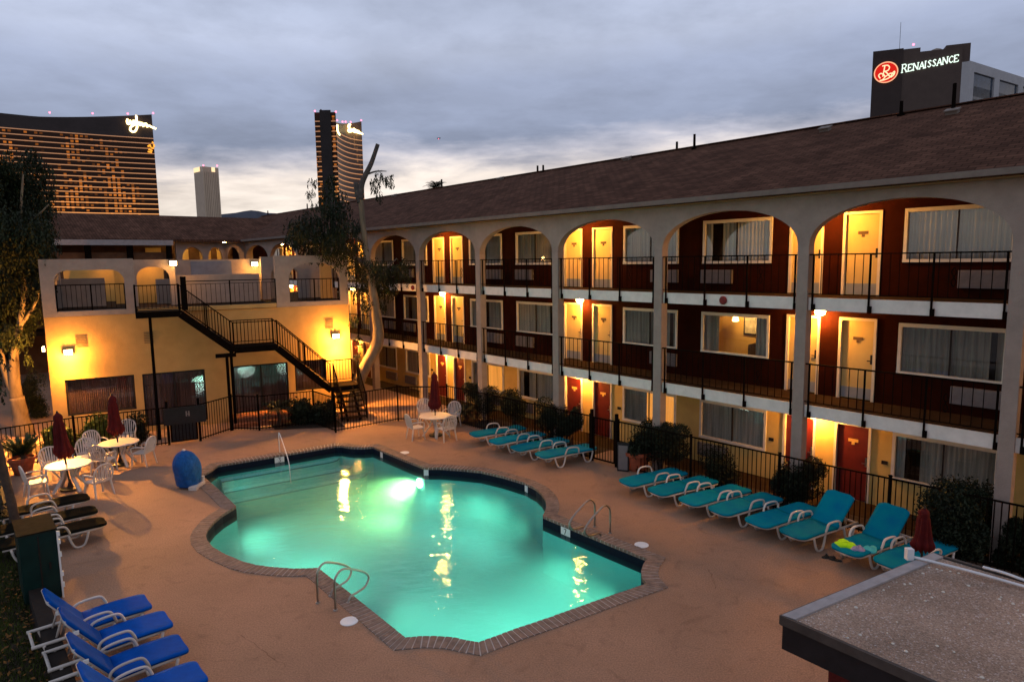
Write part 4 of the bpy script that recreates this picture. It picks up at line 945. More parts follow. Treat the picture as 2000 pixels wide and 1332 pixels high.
# ------------------------------------------------------------------ LOUNGERS (local: y from foot to head, x across)
def lounger_mesh(back, sling):
    # returns list of (name, MB, material, smooth)
    blue = sling == 'blue_sling'; parts = []; H = .33; HB = .93 if blue else 1.15; BL = .80 if blue else .82; sq = .74 if blue else .42; ca, sa = math.cos(back), math.sin(back)
    f = MB()
    rail = [(-.30,HB+.75,H),(-.30,HB,H),(-.30,.25,H),(-.27,.10,H),(-.18,.03,H),(0,.0,H),(.18,.03,H),(.27,.10,H),(.30,.25,H),(.30,HB,H),(.30,HB+.75,H)]
    f.tube(rail, .027, 6); f.bar((-.3,HB+.72,H),(.3,HB+.72,H),.04,.03); f.bar((-.3,HB,H-.03),(.3,HB,H-.03),.04,.03)
    if back > .1:
        for x in (-.29,.29): f.tube([(x,HB,H),(x,HB+BL*ca,H+BL*sa)], .024, 6)
        f.tube([(-.29,HB+BL*ca,H+BL*sa),(.29,HB+BL*ca,H+BL*sa)], .024, 6)
        f.bar((-.2,HB+BL*.6*ca,H+BL*.6*sa),(-.2,HB+BL*.6*ca+.12,H),.03,.03); f.bar((.2,HB+BL*.6*ca,H+BL*.6*sa),(.2,HB+BL*.6*ca+.12,H),.03,.03)
    parts.append(('frame', f, 'white_plastic', True))
    def slab(y0, y1, tf, foot):
        mb = MB(); ny, nx = 18, 9; top = []; 
        for i in range(ny+1):
            t = (i/ny)**(1.8 if foot else 1); y = y0+(y1-y0)*t
            hw = .335
            if foot: hw = .335*(sq+(1-sq)*(1-(1-min(1,(y-y0)/(.12 if blue else .20)))**2.2)**(1/2.2))
            elif y1-y < .12: hw = .335*(.62+.38*(1-(1-max(0,(y1-y)/.12))**2.2)**(1/2.2))
            for j in range(nx+1):
                u = -1+2*j/nx; x = hw*u; z = .045 - .028*(1-u*u) - .02*abs(u)**8
                top.append(tf(x,y,z))
        bot = []
        for i in range(ny+1):
            t = (i/ny)**(1.8 if foot else 1); y = y0+(y1-y0)*t
            hw = .335
            if foot: hw = .335*(sq+(1-sq)*(1-(1-min(1,(y-y0)/(.12 if blue else .20)))**2.2)**(1/2.2))
            elif y1-y < .12: hw = .335*(.62+.38*(1-(1-max(0,(y1-y)/.12))**2.2)**(1/2.2))
            for j in range(nx+1):
                u = -1+2*j/nx; bot.append(tf(hw*u*.98,y,-.012))
        k = len(top); mb.v = [tuple(p) for p in top+bot]; W_ = nx+1
        for i in range(ny):
            for j in range(nx):
                a = i*W_+j; mb.f.append((a,a+1,a+W_+1,a+W_)); mb.f.append((k+a,k+a+W_,k+a+W_+1,k+a+1))
        for i in range(ny):
            for j in (0,nx): a = i*W_+j; mb.f.append((a,a+W_,k+a+W_,k+a))
        for j in range(nx):
            for i in (0,ny): a = i*W_+j; mb.f.append((a,a+1,k+a+1,k+a))
        return mb
    parts.append(('seat_sling', slab(-.03, HB, lambda x,y,z: Vector((x,y,H+.03+z+.02*math.sin(min(1,max(0,y/HB))*PI))), True), sling, True))
    parts.append(('back_sling', slab(.0, BL+.02, lambda x,y,z: Vector((x, HB+y*ca-z*sa, H+.03+y*sa+z*ca)), False), sling, True))
    for sg in (-1,1):
        x = sg*.345
        dy = -.18 if blue else 0; a = MB(); a.tube(smoothpath([(sg*.31,.70+dy,H-.02),(x,.73+dy,H+.10),(x,.79+dy,H+.21),(x,.90+dy,H+.235),(x,1.10+dy,H+.22),(x,1.20+dy,H+.16),(sg*.31,1.22+dy,H)],3), .023, 6); parts.append(('armrest', a, 'white_plastic', True))
        for y0, y1 in (((.14,.56),(1.14,1.52)) if blue else ((.36,.74),(1.38,1.76))):
            a = MB(); a.tube(smoothpath([(sg*.31,y0,H-.01),(sg*.32,y0+.05,.14),(sg*.325,y0+.12,.026),(sg*.325,y1-.12,.024),(sg*.32,y1-.05,.14),(sg*.31,y1,H-.01)],3), .026, 6); parts.append(('leg', a, 'white_plastic', True))
    return parts
LPROT = {}
def lounger(P, head, back, sling, label, group):
    rz = math.atan2(head.y, head.x) - PI/2; key = (round(back,3), sling)
    if key in LPROT: return copy_thing(LPROT[key], (P.x,P.y,0), rz, label, group)
    r = empty('sun_lounger', (P.x,P.y,0), rz, label, 'sun lounger', group)
    for nm, mb, m, sm in lounger_mesh(back, sling):
        o = mb.build(nm, m, r, sm)
        if nm == 'frame' and sling == 'blue_sling':
            for x in (-.36,.36):
                t = MB(); t.box(x-.012,x+.012,HBX(back,.55),HBX(back,.55)+.07,.33+math.sin(back)*.55,.33+math.sin(back)*.55+.06); t.build('hinge_cap', 'white_paint', o)
    LPROT[key] = r; return r
def HBX(b, l): return .93+math.cos(b)*l
TEAL4 = [14.13, 12.98, 11.92, 10.80]; TEAL8 = [7.50, 6.56, 5.63, 4.80, 3.86, 3.05, 1.95, 1.15]
ord4 = ['first from the far umbrella table','second from the far umbrella table','third from the far umbrella table','last before the pool gate']
for i, s in enumerate(TEAL4):
    a = Wp(s+rnd(-.05,.05), -2.60+rnd(-.05,.05)); b = Wp(s-.28+rnd(-.07,.07), -.6); lounger(a, b-a, 0.0, 'teal_sling', 'flat teal lounger in the far group of four, '+ord4[i], 'far teal loungers')
labs = ['flat teal lounger beside the right terracotta pot','flat teal lounger, second in its row from the terracotta pot','flat teal lounger, third in its row from the terracotta pot','flat teal lounger, fourth in its row from the terracotta pot','flat teal lounger just before the first one with raised back','teal lounger with raised back and nothing lying on it','teal lounger with raised back carrying lime and aqua towels','flat teal lounger partly hidden by the gravel roof and red umbrella']
LNG = []
for i, s in enumerate(TEAL8):
    a = Wp(s, -2.62); b = Wp(s-.36, -.6); LNG.append(lounger(a, b-a, .78 if i in (5,6) else 0.0, 'teal_sling', labs[i], 'long row of teal loungers'))
bl = ['blue lounger with raised back, farthest of its row, beside the green cabinet','blue lounger with raised back, second from the green cabinet','blue lounger with raised back, third from the green cabinet','blue lounger with raised back, nearest the camera and cut by the frame']
for i, (x, y) in enumerate(((286,1176),(326,1210),(355,1258),(391,1313))):
    P = G(x, y, .35); hd = -NV - DV*.02; lounger(P, hd, .92, 'blue_sling', bl[i], 'blue loungers beside the grass')
dk = ['dark lounger farthest back in its row, next to the lit white table','dark lounger in the middle of its row of three','dark lounger nearest the green cabinet']
for i, (x, y) in enumerate(((171,972),(186,997),(203,1020))):
    P = G(x, y, .33); lounger(P, -NV - DV*.03, .0, 'dark_sling', dk[i], 'dark loungers')
# towels and sandals
a = Wp(1.95,-2.62); hd = (Wp(1.59,-.6)-a).normalized(); sd = Vector((hd.y,-hd.x,0))
def crumple(name, P, rx, ry, h, m, lab, seed):
    rg = random.Random(seed); mb = MB(); ny, nx = 12, 16; M = Matrix(((sd.x,hd.x,0,0),(sd.y,hd.y,0,0),(0,0,1,0),(0,0,0,1)))
    for i in range(ny+1):
        for j in range(nx):
            t = i/ny; an = 2*PI*j/nx; rr = math.sin(t*PI/2)*(1+.22*math.sin(3*an+seed)+.1*math.sin(7*an))
            z = h*math.cos(t*PI/2)**.6*(.8+.35*math.sin(5*an+seed*2)*t+rg.uniform(-.12,.12)); mb.v.append(tuple(M @ Vector((rx*rr*math.cos(an), ry*rr*math.sin(an), max(0,z)))))
    for i in range(ny):
        for j in range(nx): mb.f.append((i*nx+j, i*nx+(j+1)%nx, (i+1)*nx+(j+1)%nx, (i+1)*nx+j))
    o = mb.build(name, m, None, True); o.location = P; tag(o, lab, 'towel'); return o
zt = .40
crumple('towel', a+hd*.30-sd*.13+Vector((0,0,zt-.03)), .24, .17, .10, 'towel_lime', 'crumpled lime green towel on the foot of a teal lounger', 1)
crumple('towel', a+hd*.30+sd*.12+Vector((0,0,zt-.03)), .12, .13, .10, 'towel_lilac', 'crumpled lilac grey cloth between the lime and aqua towels', 2)
crumple('towel', a+hd*.50+sd*.24+Vector((0,0,zt-.03)), .13, .16, .09, 'towel_aqua', 'crumpled pale aqua towel at the lounger armrest', 3)
for i, (x, y, ang, lab) in enumerate(((1617,1089,.4,'dark sandal lying on the deck, farther from the towel lounger'),(1631,1094,-.3,'dark sandal lying on the deck, closer to the towel lounger'))):
    P = G(x, y); mb = MB(); so = [(.045*math.cos(t)*(1+.25*math.sin(t)), .13*math.sin(t)) for t in [2*PI*k/14 for k in range(14)]]
    mb.prism(so, 0, .028); mb.tube(smoothpath([(-.045,.0,.02),(-.02,.03,.075),(.02,.03,.075),(.045,.0,.02)],3), .014, 5); mb.tube([(0,.1,.025),(0,.04,.07)],.01,5)
    o = mb.build('sandal', 'sandal'); o.location = P; o.rotation_euler = (0,0,ang+1.2); tag(o, lab, 'sandal', 'pair of sandals')
# ------------------------------------------------------------------ TABLES, CHAIRS, UMBRELLAS
TPROT = {}
def table(P, lab):
    if 'T' in TPROT: return copy_thing(TPROT['T'], P, rnd(0,1), lab, 'round white patio tables')
    r = empty('patio_table', P, .3, lab, 'table', 'round white patio tables'); TPROT['T'] = r
    mb = MB(); mb.lathe([(.03,.69),(.48,.69),(.55,.70),(.57,.715),(.55,.735),(.03,.735)], 32); mb.build('tabletop', 'white_plastic', r)
    for k in range(4):
        a = PI/4+k*PI/2; d = Vector((math.cos(a),math.sin(a),0)); mb = MB()
        mb.bar(d*.10+Vector((0,0,.66)), d*.20+Vector((0,0,.36)), .05, .09, d.cross(Vector((0,0,1)))); mb.bar(d*.20+Vector((0,0,.36)), d*.46+Vector((0,0,.0)), .05, .08, d.cross(Vector((0,0,1)))); mb.bar(d*.20+Vector((0,0,.36)), d*.42+Vector((0,0,.68)), .04, .05, d.cross(Vector((0,0,1)))); mb.build('leg', 'white_plastic', r)
    return r
def chair(P, face, lab):
    rz = math.atan2(face.y, face.x) - PI/2
    if 'C' in TPROT: return copy_thing(TPROT['C'], P, rz, lab, 'white plastic patio chairs')
    r = empty('patio_chair', P, rz, lab, 'chair', 'white plastic patio chairs'); TPROT['C'] = r
    mb = MB(); mb.prism([(-.25,.24),(-.21,-.20),(.21,-.20),(.25,.24),(.12,.27),(-.12,.27)], .40, .43); mb.build('seat', 'white_plastic', r, bevel=.01)
    b = MB()
    def bk(x, z): return Vector((x, -.20-.22*(z-.42)-.0*z, z))
    arc = [bk(-.22,.42), bk(-.26,.58), bk(-.25,.74), bk(-.17,.87), bk(0,.92), bk(.17,.87), bk(.25,.74), bk(.26,.58), bk(.22,.42)]
    b.tube(smoothpath(arc,4), .022, 6)
    for i in range(-3,4):
        x0 = i*.052; x1 = i*.07; zt_ = .905-.011*i*i; b.bar(bk(x0,.44), bk(x1,zt_), .034, .014, Vector((0,1,.2)))
    b.bar(bk(-.2,.47), bk(.2,.47), .05, .014, Vector((0,1,0))); b.build('backrest', 'white_plastic', r)
    for sg in (-1,1):
        a = MB(); a.tube(smoothpath([(sg*.25,-.26,.62),(sg*.285,-.1,.645),(sg*.285,.12,.635),(sg*.27,.22,.58),(sg*.245,.21,.42)],3), .021, 6); a.build('armrest', 'white_plastic', r)
        for y, s2 in ((.20,.04),(-.18,-.07)):
            l = MB(); l.tube([(sg*.22,y,.41),(sg*.255,y+s2,.0)], [.028,.02], 6); l.build('leg', 'white_plastic', r)
    return r
def umbrella(P, lab, top, lo, lean=Vector((0,0,0)), pole='steel', fat=1.0):
    r = empty('closed_umbrella', P, 0, lab, 'umbrella', 'closed red patio umbrellas')
    mb = MB(); mb.tube([(0,0,0),(lean.x,lean.y,top-.03)], .02, 8); mb.build('pole', 'bronze_frame', r)
    mb = MB(); nr, nz = 32, 16; rg = random.Random(int(top*1000))
    for i in range(nz+1):
        t = i/nz; z = top - (top-lo)*t
        base = float(np.interp(t, [0,.05,.12,.17,.22,.5,.75,.87,.95,1], [.03,.095,.115,.085,.11,.135,.165,.215,.20,.12]))*fat; c = lean*(z/top)
        for j in range(nr):
            a = 2*PI*j/nr; rr = base*(1+.22*math.cos(8*a+t*1.2)*min(1,t*3)+.10*math.sin(3*a+t*5)); mb.v.append((c.x+rr*math.cos(a), c.y+rr*math.sin(a), z - (.07*(.5+.5*math.cos(8*a)) if i == nz else 0)))
    for i in range(nz):
        for j in range(nr): mb.f.append((i*nr+j, i*nr+(j+1)%nr, (i+1)*nr+(j+1)%nr, (i+1)*nr+j))
    mb.f.append(tuple(range(nr))); cn = mb.build('canopy', 'umbrella_red', r, True)
    mb = MB(); t = .17; z = top-(top-lo)*t; c = lean*(z/top); mb.lathe([(.10*fat,-.03),(.106*fat,0),(.10*fat,.03)], 16, (c.x,c.y,z)); mb.build('tie_strap', 'umbrella_red', cn)
    mb = MB(); mb.lathe([(.02,.0),(.03,.03),(.012,.07)], 10, (lean.x,lean.y,top-.02)); mb.build('finial', 'bronze_frame', r)
    mb = MB(); mb.lathe([(.24,0),(.24,.05),(.08,.09),(.035,.22),(.03,.3)], 18); mb.build('base', 'bronze_frame', r); return r
TC = [G(133,907,.72), G(232,864,.72), G(850,812,.72)]
for t in TC: t.z = 0
table(TC[0], 'round white patio table brightly lit, nearest the dark loungers'); table(TC[1], 'round white patio table near the signed fence gate'); table(TC[2], 'round white patio table in the far deck corner')
def hgt(P, x, y): q = ray(x,y); k = (P.x*q.x+P.y*q.y)/(q.x*q.x+q.y*q.y); return CAMH + q.z*k
toL = -UL
umbrella(TC[0], 'closed red umbrella through the brightly lit white table', hgt(TC[0],113,806), .98, toL*.14)
umbrella(TC[1], 'closed red umbrella through the table near the signed fence gate', hgt(TC[1],222,772), 1.02, toL*.08)
umbrella(TC[2], 'closed red umbrella through the white table in the far deck corner', hgt(TC[2],855,728), 1.0)
PU = onp(1803,1040, WC+NV*-3.0, NV); PU.z = 0
umbrella(PU, 'closed dark red umbrella rising behind the gravel roof', hgt(PU,1806,993), 1.05, fat=.78)
def chairs(i, lst):
    for (x, y, z), lab in lst:
        P = G(x, y, z); P.z = 0; f = TC[i]-P; d = f.length; f.normalize()
        if d < .78: P = TC[i]-f*.78
        chair(P, f, lab)
chairs(0, [((95,935,.43),'white plastic chair left of the brightly lit table, beside the potted palm'),((103,908,.43),'white plastic chair at the back of the brightly lit table, next to the pot'),((165,890,.43),'white plastic chair behind the brightly lit table, below the red umbrella'),((192,938,.43),'white plastic chair right of the brightly lit table, facing left')])
chairs(1, [((188,872,.43),'white plastic chair left of the table near the signed gate'),((248,850,.43),'white plastic chair behind the table near the signed gate'),((272,882,.43),'white plastic chair right of the table near the signed gate'),((215,890,.43),'white plastic chair in front of the table near the signed gate')])
chairs(2, [((831,806,.43),'white plastic chair behind the far corner table, on its left'),((882,812,.43),'white plastic chair right of the far corner table, by the fence'),((822,832,.43),'white plastic chair left of the far corner table, seen from the side'),((872,836,.43),'white plastic chair in front of the far corner table, back to the camera')])

# ------------------------------------------------------------------ pool lift cover, pots, sign, cabinet, low wall
P = G(369,951); r = empty('covered_pool_lift', P, .4, 'blue fabric cover over a pool lift standing at the pool edge', 'pool lift')
mb = MB(); nr, nz = 26, 14; rg = random.Random(4)
for i in range(nz+1):
    t = i/nz; z = .06+1.02*t; rr = .36*(1-.25*(1-t)**2)*(1-max(0,(t-.45)/.55)**2.1)**.6+.02
    for j in range(nr):
        a = 2*PI*j/nr; q = rr*(1+.07*math.sin(3*a+2*t)+.05*math.sin(7*a+5*t)); mb.v.append((q*1.0*math.cos(a)-.06*t, q*.8*math.sin(a), z))
for i in range(nz):
    for j in range(nr): mb.f.append((i*nr+j, i*nr+(j+1)%nr, (i+1)*nr+(j+1)%nr, (i+1)*nr+j))
mb.f.append(tuple(nz*nr+j for j in range(nr))); mb.build('fabric_cover', 'blue_cover', r, True)
mb = MB(); mb.lathe([(.02,0),(.045,.0),(.045,.03),(.02,.05)], 10, (-.06,0,1.06)); mb.build('top_cap', 'white_plastic', r)
Q = G(378,956)-P; Q2 = G(396,945)-P
mz = Matrix.Rotation(-.4,4,'Z')
mb = MB(); mb.bar(Q+Vector((0,0,.05)), Q2+Vector((0,0,.05)), .16, .09); mb.tube([Q2+Vector((0,0,.05)), Q2+Vector((.02,0,.24))], .05, 8); mb.box(Q.x-.1,Q.x+.12,Q.y-.08,Q.y+.06,.0,.09); mb.build('lift_base', 'white_plastic', r, M=mz)
def pot(P, rad, h, lab):
    r = empty('terracotta_pot', P, 0, lab, 'plant pot', 'terracotta plant pots')
    mb = MB(); mb.lathe([(rad*.62,0),(rad*.66,.02),(rad*.93,h*.8),(rad*.95,h*.82),(rad*1.06,h*.82),(rad*1.08,h),(rad*.93,h),(rad*.90,h*.86)], 26); mb.build('pot_body', 'terracotta', r, False)
    mb = MB(); mb.lathe([(.01,h*.84),(rad*.91,h*.85),(.01,h*.87)], 20); mb.build('pot_soil', 'soil', r); return r
P = G(46,925); pot(P, .34, .52, 'large terracotta pot with a spiky palm left of the lit table')
palm(P+Vector((0,0,.40)), .20, 'potted_palm', 'spiky green palm growing in the left terracotta pot', 34, .68, tr=.08, emin=.6, sag=.12)
P = G(1245,917); pot(P, .40, .58, 'terracotta pot beside the grey sign board and the teal loungers')
P2 = G(1217,920); r = empty('sign_board', P2, WA-PI/2+.5, 'small grey notice board standing beside the right terracotta pot', 'sign')
mb = MB(); mb.box(-.17,.17,-.03,.03,.0,.86); mb.build('board', 'sign_dark', r); mb = MB(); mb.box(-.135,.135,-.036,-.031,.05,.78); mb.box(-.135,.135,.031,.036,.05,.78); mb.build('notice_face', 'sign_face', r)
cab = empty('steel_cabinet', Wp(11.25,-14.77), WA, 'tall dark green metal cabinet with white edge strip behind the blue loungers', 'cabinet')
mb = MB(); mb.box(-.30,.27,0,1.0,0,1.33); mb.build('cabinet_body', 'green_cabinet', cab, bevel=.015)
mb = MB(); mb.box(-.32,.29,-.02,1.02,1.332,1.36); mb.build('cabinet_lid', 'cabinet_top', cab)
mb = MB(); mb.box(.272,.30,-.03,.02,.0,1.30); 
for z in (.2,.42,.8,1.05,1.2): mb.box(.30,.325,-.03,.03,z,z+.09)
mb.build('edge_strip', 'white_paint', cab)
mb = MB(); mb.box(-.02,.0,-.012,-.001,.05,1.28); mb.box(.12,.15,-.03,-.001,.62,.74); mb.build('cabinet_door_seam', 'bronze_frame', cab)
lw = MB(); lw.box(-.12,.12,-22,20,0,.30); o = lw.build('garden_wall', 'wall_dark'); o.location = Wp(2,-14.88); o.rotation_euler = (0,0,WA); tag(o, 'low dark garden wall between the deck and the grass strip', 'wall')
struct(sheet('lawn', [Wp(-16,-15.0), Wp(20,-15.0), Wp(20,-24), Wp(-16,-24)], [], .012, 'soil'))
rg = random.Random(5); mb = MB()
for i in range(15000):
    s = rg.uniform(2,17); w = -15.03-abs(rg.gauss(0,.8)); p = Wp(s,w,.012); a = rg.uniform(0,2*PI); h = rg.uniform(.05,.14); d = Vector((math.cos(a),math.sin(a),0)); l = Vector((rg.uniform(-.06,.06),rg.uniform(-.06,.06),h))
    mb.add([p-d*.008, p+d*.008, p+l], [(0,1,2)])
g_ = mb.build('grass', 'grass'); g_['kind'] = 'stuff'
mb = MB()
for i in range(520):
    s = rg.uniform(4,13); w = -15.03-abs(rg.gauss(0,.5)); p = Wp(s,w,rg.uniform(.05,.12)); a = rg.uniform(0,2*PI); d = Vector((math.cos(a),math.sin(a),rg.uniform(-.5,.5)))*rg.uniform(.02,.05); e = Vector((-d.y,d.x,rg.uniform(-.02,.02)))*.5
    mb.add([p-d,p+e,p+d,p-e], [(0,1,2,3)])
g_ = mb.build('fallen_leaves', 'dry_leaf'); g_['kind'] = 'stuff'

# ------------------------------------------------------------------ gravel-roofed pool house in the lower right corner
ZR = 2.5
c1, c2 = G(1522,1202,ZR), G(1822,1079,ZR); e2 = (G(2000,1131,ZR)-c2).normalized(); e1 = (G(1820,1332,ZR)-c1).normalized()
c3 = c2+e2*4.6; c5 = c1+e1*4.6
ph = empty('pool_house', ((c1+c3)/2).to_2d().to_3d(), 0, 'small red brick pool house with flat gravel roof and dark fascia', 'pool house')
PT = Matrix.Translation(-((c1+c3)/2).to_2d().to_3d()); quadc = [c1,c2,c3,c5]
if sum(quadc[i].x*quadc[(i+1)%4].y-quadc[(i+1)%4].x*quadc[i].y for i in range(4)) < 0: quadc = quadc[::-1]
inset = lambda d: [(p.x,p.y) for p in offset([Vector((q.x,q.y,0)) for q in quadc], -d)]
mb = MB(); mb.prism(inset(.07), ZR-.06, ZR-.012); rf = mb.build('roof', 'roof_gravel', ph, M=PT)
mb = MB(); qo = [(p.x,p.y) for p in quadc]; qi = inset(.05)
for i in range(4):
    j = (i+1)%4; vs = [(*qo[i],ZR-.09),(*qo[j],ZR-.09),(*qo[j],ZR+.006),(*qo[i],ZR+.006),(*qi[i],ZR-.05),(*qi[j],ZR-.05),(*qi[j],ZR+.006),(*qi[i],ZR+.006)]
    mb.add(vs, [(0,1,2,3),(3,2,6,7),(4,7,6,5),(0,4,5,1)])
mb.build('drip_edge', 'drip_metal', rf, M=PT)
mb = MB(); dd = (c2-c1).normalized(); nn_ = e1*.14
mb.prism([(p.x,p.y) for p in (c1+dd*.02+e1*.012, c2-dd*.02+e1*.012, c2-dd*.05+nn_, c1+dd*.05+nn_)], ZR-.02, ZR+.0095); mb.build('edge_flashing', 'canopy_edge', rf, M=PT)
mb = MB(); qf = inset(.03); mb.prism(qf, ZR-.36, ZR-.092); mb.build('fascia', 'fascia_dark', ph, M=PT)
mb = MB(); mb.prism(inset(.012), ZR-.10, ZR-.055); mb.build('fascia_lip', 'fascia_dark', ph, M=PT)
mb = MB(); mb.prism(inset(.42), 0, ZR-.362); mb.build('brick_wall', 'shed_red', ph, M=PT)
mb = MB()
for A, B in (((1782,1087),(2000,1145)),((1920,1107),(2000,1133))):
    a = G(*A, ZR+.03); b = G(*B, ZR+.03); b = b+(b-a)*.8
    mb.tube(smoothpath([a, a+(b-a)*.3+Vector((0,0,.012)), a+(b-a)*.62, b],3), .016, 6)
cd = mb.build('conduit_pipe', 'pipe_white', rf, M=PT)
a = G(1776,1092, ZR); mb = MB(); mb.box(a.x-.045,a.x+.035,a.y-.035,a.y+.035,ZR,ZR+.14); mb.build('junction_box', 'pipe_white', rf, M=PT)
rg = random.Random(9); mb = MB()
for i in range(70):
    u, v = rg.uniform(.04,.96), rg.uniform(.04,.6); p = c1+(c2-c1)*u+e1*(4.4*v); k = rg.uniform(.008,.022); mb.lathe([(.002,0),(k,.004),(k*.6,.012),(.001,.016)], 6, (p.x,p.y,ZR-.012))
mb.build('loose_stones', 'trim_white', rf, M=PT)['kind'] = 'stuff'

# ------------------------------------------------------------------ FOLIAGE
def strands(mb, c, r, n, rg, ln=(.3,.9), leaf=(.125,.026), squash=1.0):
    for i in range(n):
        d = Vector((rg.gauss(0,1),rg.gauss(0,1),rg.gauss(0,1))).normalized()*(r*rg.random()**.45); d.z *= squash
        p = Vector(c)+d; L_ = rg.uniform(*ln)*min(1.3,max(.45,r)); sw = Vector((rg.uniform(-.3,.3),rg.uniform(-.3,.3),-1)); k = max(4,int(L_/.05)); q = p.copy()
        for j in range(k):
            q = q + sw*(L_/k) + Vector((rg.uniform(-.02,.02),rg.uniform(-.02,.02),0))
            a = rg.uniform(0,2*PI); e = Vector((math.cos(a),math.sin(a),rg.uniform(-.3,.3)))
            l = (Vector((e.x*.55,e.y*.55,-.8))).normalized()*leaf[0]*rg.uniform(.6,1.2); w_ = e.cross(l).normalized()*leaf[1]*rg.uniform(.7,1.2)
            mb.add([q, q+l*.5+w_, q+l, q+l*.5-w_], [(0,1,2,3)])
def clumps(mb, lst, Y, rg, dens, depth=1.0, **k):
    for x, y, rp in lst:
        P = at(x, y, Y+rg.uniform(-depth,depth)); r = rp*Y/FPX; strands(mb, P, r, max(4,int(dens*r*r+3)), rg, **k)
def limb(mb, pts, Y, rr, dy=0):
    P = [at(x, y, Y+dy*i) for i,(x,y) in enumerate(pts)]; Q = smoothpath(P, 4); m_ = len(Q)
    rs = [np.interp(i/(m_-1), np.linspace(0,1,len(rr)), rr) for i in range(m_)]; mb.tube(Q, [float(v) for v in rs], 10)
def tree_obj(name, base, lab, trunk_mbs, crown, bark, leafm):
    r = empty(name, base, 0, lab, 'tree'); M = Matrix.Translation(-Vector(base)); 
    for nm, mb in trunk_mbs: mb.build(nm, 'bark_unlit' if nm == 'limb' else bark, r, True, M=M)
    crown.build('crown', leafm, r, M=M); return r
rg = random.Random(11)
# left tree
B = G(44,848); Y = B.y; t = MB(); limb(t, [(47,852),(40,812),(33,776)], Y, [.40,.27,.24]); limb(t, [(34,782),(14,732),(2,695),(-12,650),(-20,560)], Y, [.20,.15,.12,.09,.04]); limb(t, [(32,780),(28,735),(28,692),(38,640),(48,560),(40,450),(45,340)], Y, [.22,.19,.15,.11,.09,.06,.03])
limb(t, [(38,640),(70,590),(92,520)], Y, [.07,.05,.02]); limb(t, [(40,450),(75,420),(95,400)], Y, [.05,.03,.02])
c = MB(); clumps(c, [(20,315,26),(62,305,22),(85,330,18),(35,345,38),(70,360,34),(10,385,45),(50,400,45),(82,405,26),(15,440,50),(60,450,45),(90,455,18),(5,500,50),(45,505,48),(78,505,30),(10,560,48),(48,565,42),(78,555,24),(5,615,40),(45,612,32),(20,650,26),(100,545,10),(106,500,9),(-40,450,70),(-50,600,60),(-40,340,55)], Y, rg, 640, 1.2, ln=(.3,.8))
clumps(c, [(15,665,14),(50,655,12),(50,690,8),(58,700,6),(100,480,10),(95,430,9)], Y, rg, 260, .4)
tree_obj('willow_tree', (B.x,B.y,0), 'tall drooping tree with amber-lit forked trunk left of the clubhouse', [('trunk', t)], c, 'bark', 'leaf_tree')
# pruned tree between clubhouse and wing
B = G(692,803); Y = B.y+.3; t = MB(); limb(t, [(688,812),(700,748),(716,712),(735,676),(739,650),(733,600),(727,560),(716,500),(709,440),(704,385)], Y, [.32,.26,.25,.25,.23,.19,.16,.13,.11,.105]); t2 = MB(); limb(t2, [(704,390),(706,362),(714,342),(724,322),(731,303),(738,282)], Y, [.13,.12,.105,.095,.085,.08])
limb(t2, [(703,396),(698,378),(695,357)], Y, [.12,.11,.10]); limb(t2, [(720,520),(695,505),(668,480),(652,440),(650,395),(644,345)], Y, [.14,.12,.11,.10,.08,.02]); limb(t2, [(668,480),(630,470),(600,455),(588,435)], Y, [.07,.05,.03,.02]); limb(t2, [(714,342),(735,335),(755,335)], Y, [.05,.03,.015]); limb(t2, [(727,560),(750,530),(775,505)], Y, [.06,.04,.02])
c = MB(); clumps(c, [(648,345,12),(640,368,20),(655,385,24),(640,405,26),(668,410,24),(650,430,30),(600,428,26),(580,440,26),(572,468,20),(600,490,18),(585,445,22),(615,450,28),(590,470,20),(640,465,32),(672,455,30),(695,440,20),(625,490,20),(660,490,26),(692,480,26),(705,520,30),(735,520,26),(700,560,24),(730,545,28),(760,530,28),(755,560,24),(785,515,20),(715,590,14),(745,590,14),(690,620,12),(700,660,10),(695,690,10),(798,540,10)], Y, rg, 430, .8, ln=(.25,.7))
clumps(c, [(612,350,9),(607,372,10),(612,395,8),(742,340,12),(734,362,12),(752,345,11),(762,352,8),(740,378,8),(765,340,6),(728,350,8)], Y, rg, 330, .35, ln=(.3,.75))
tree_obj('pruned_tree', (B.x,B.y,0), 'pruned tree with pale kinked trunk and bare cut limb beside the clubhouse', [('trunk', t), ('limb', t2)], c, 'bark', 'leaf_tree')
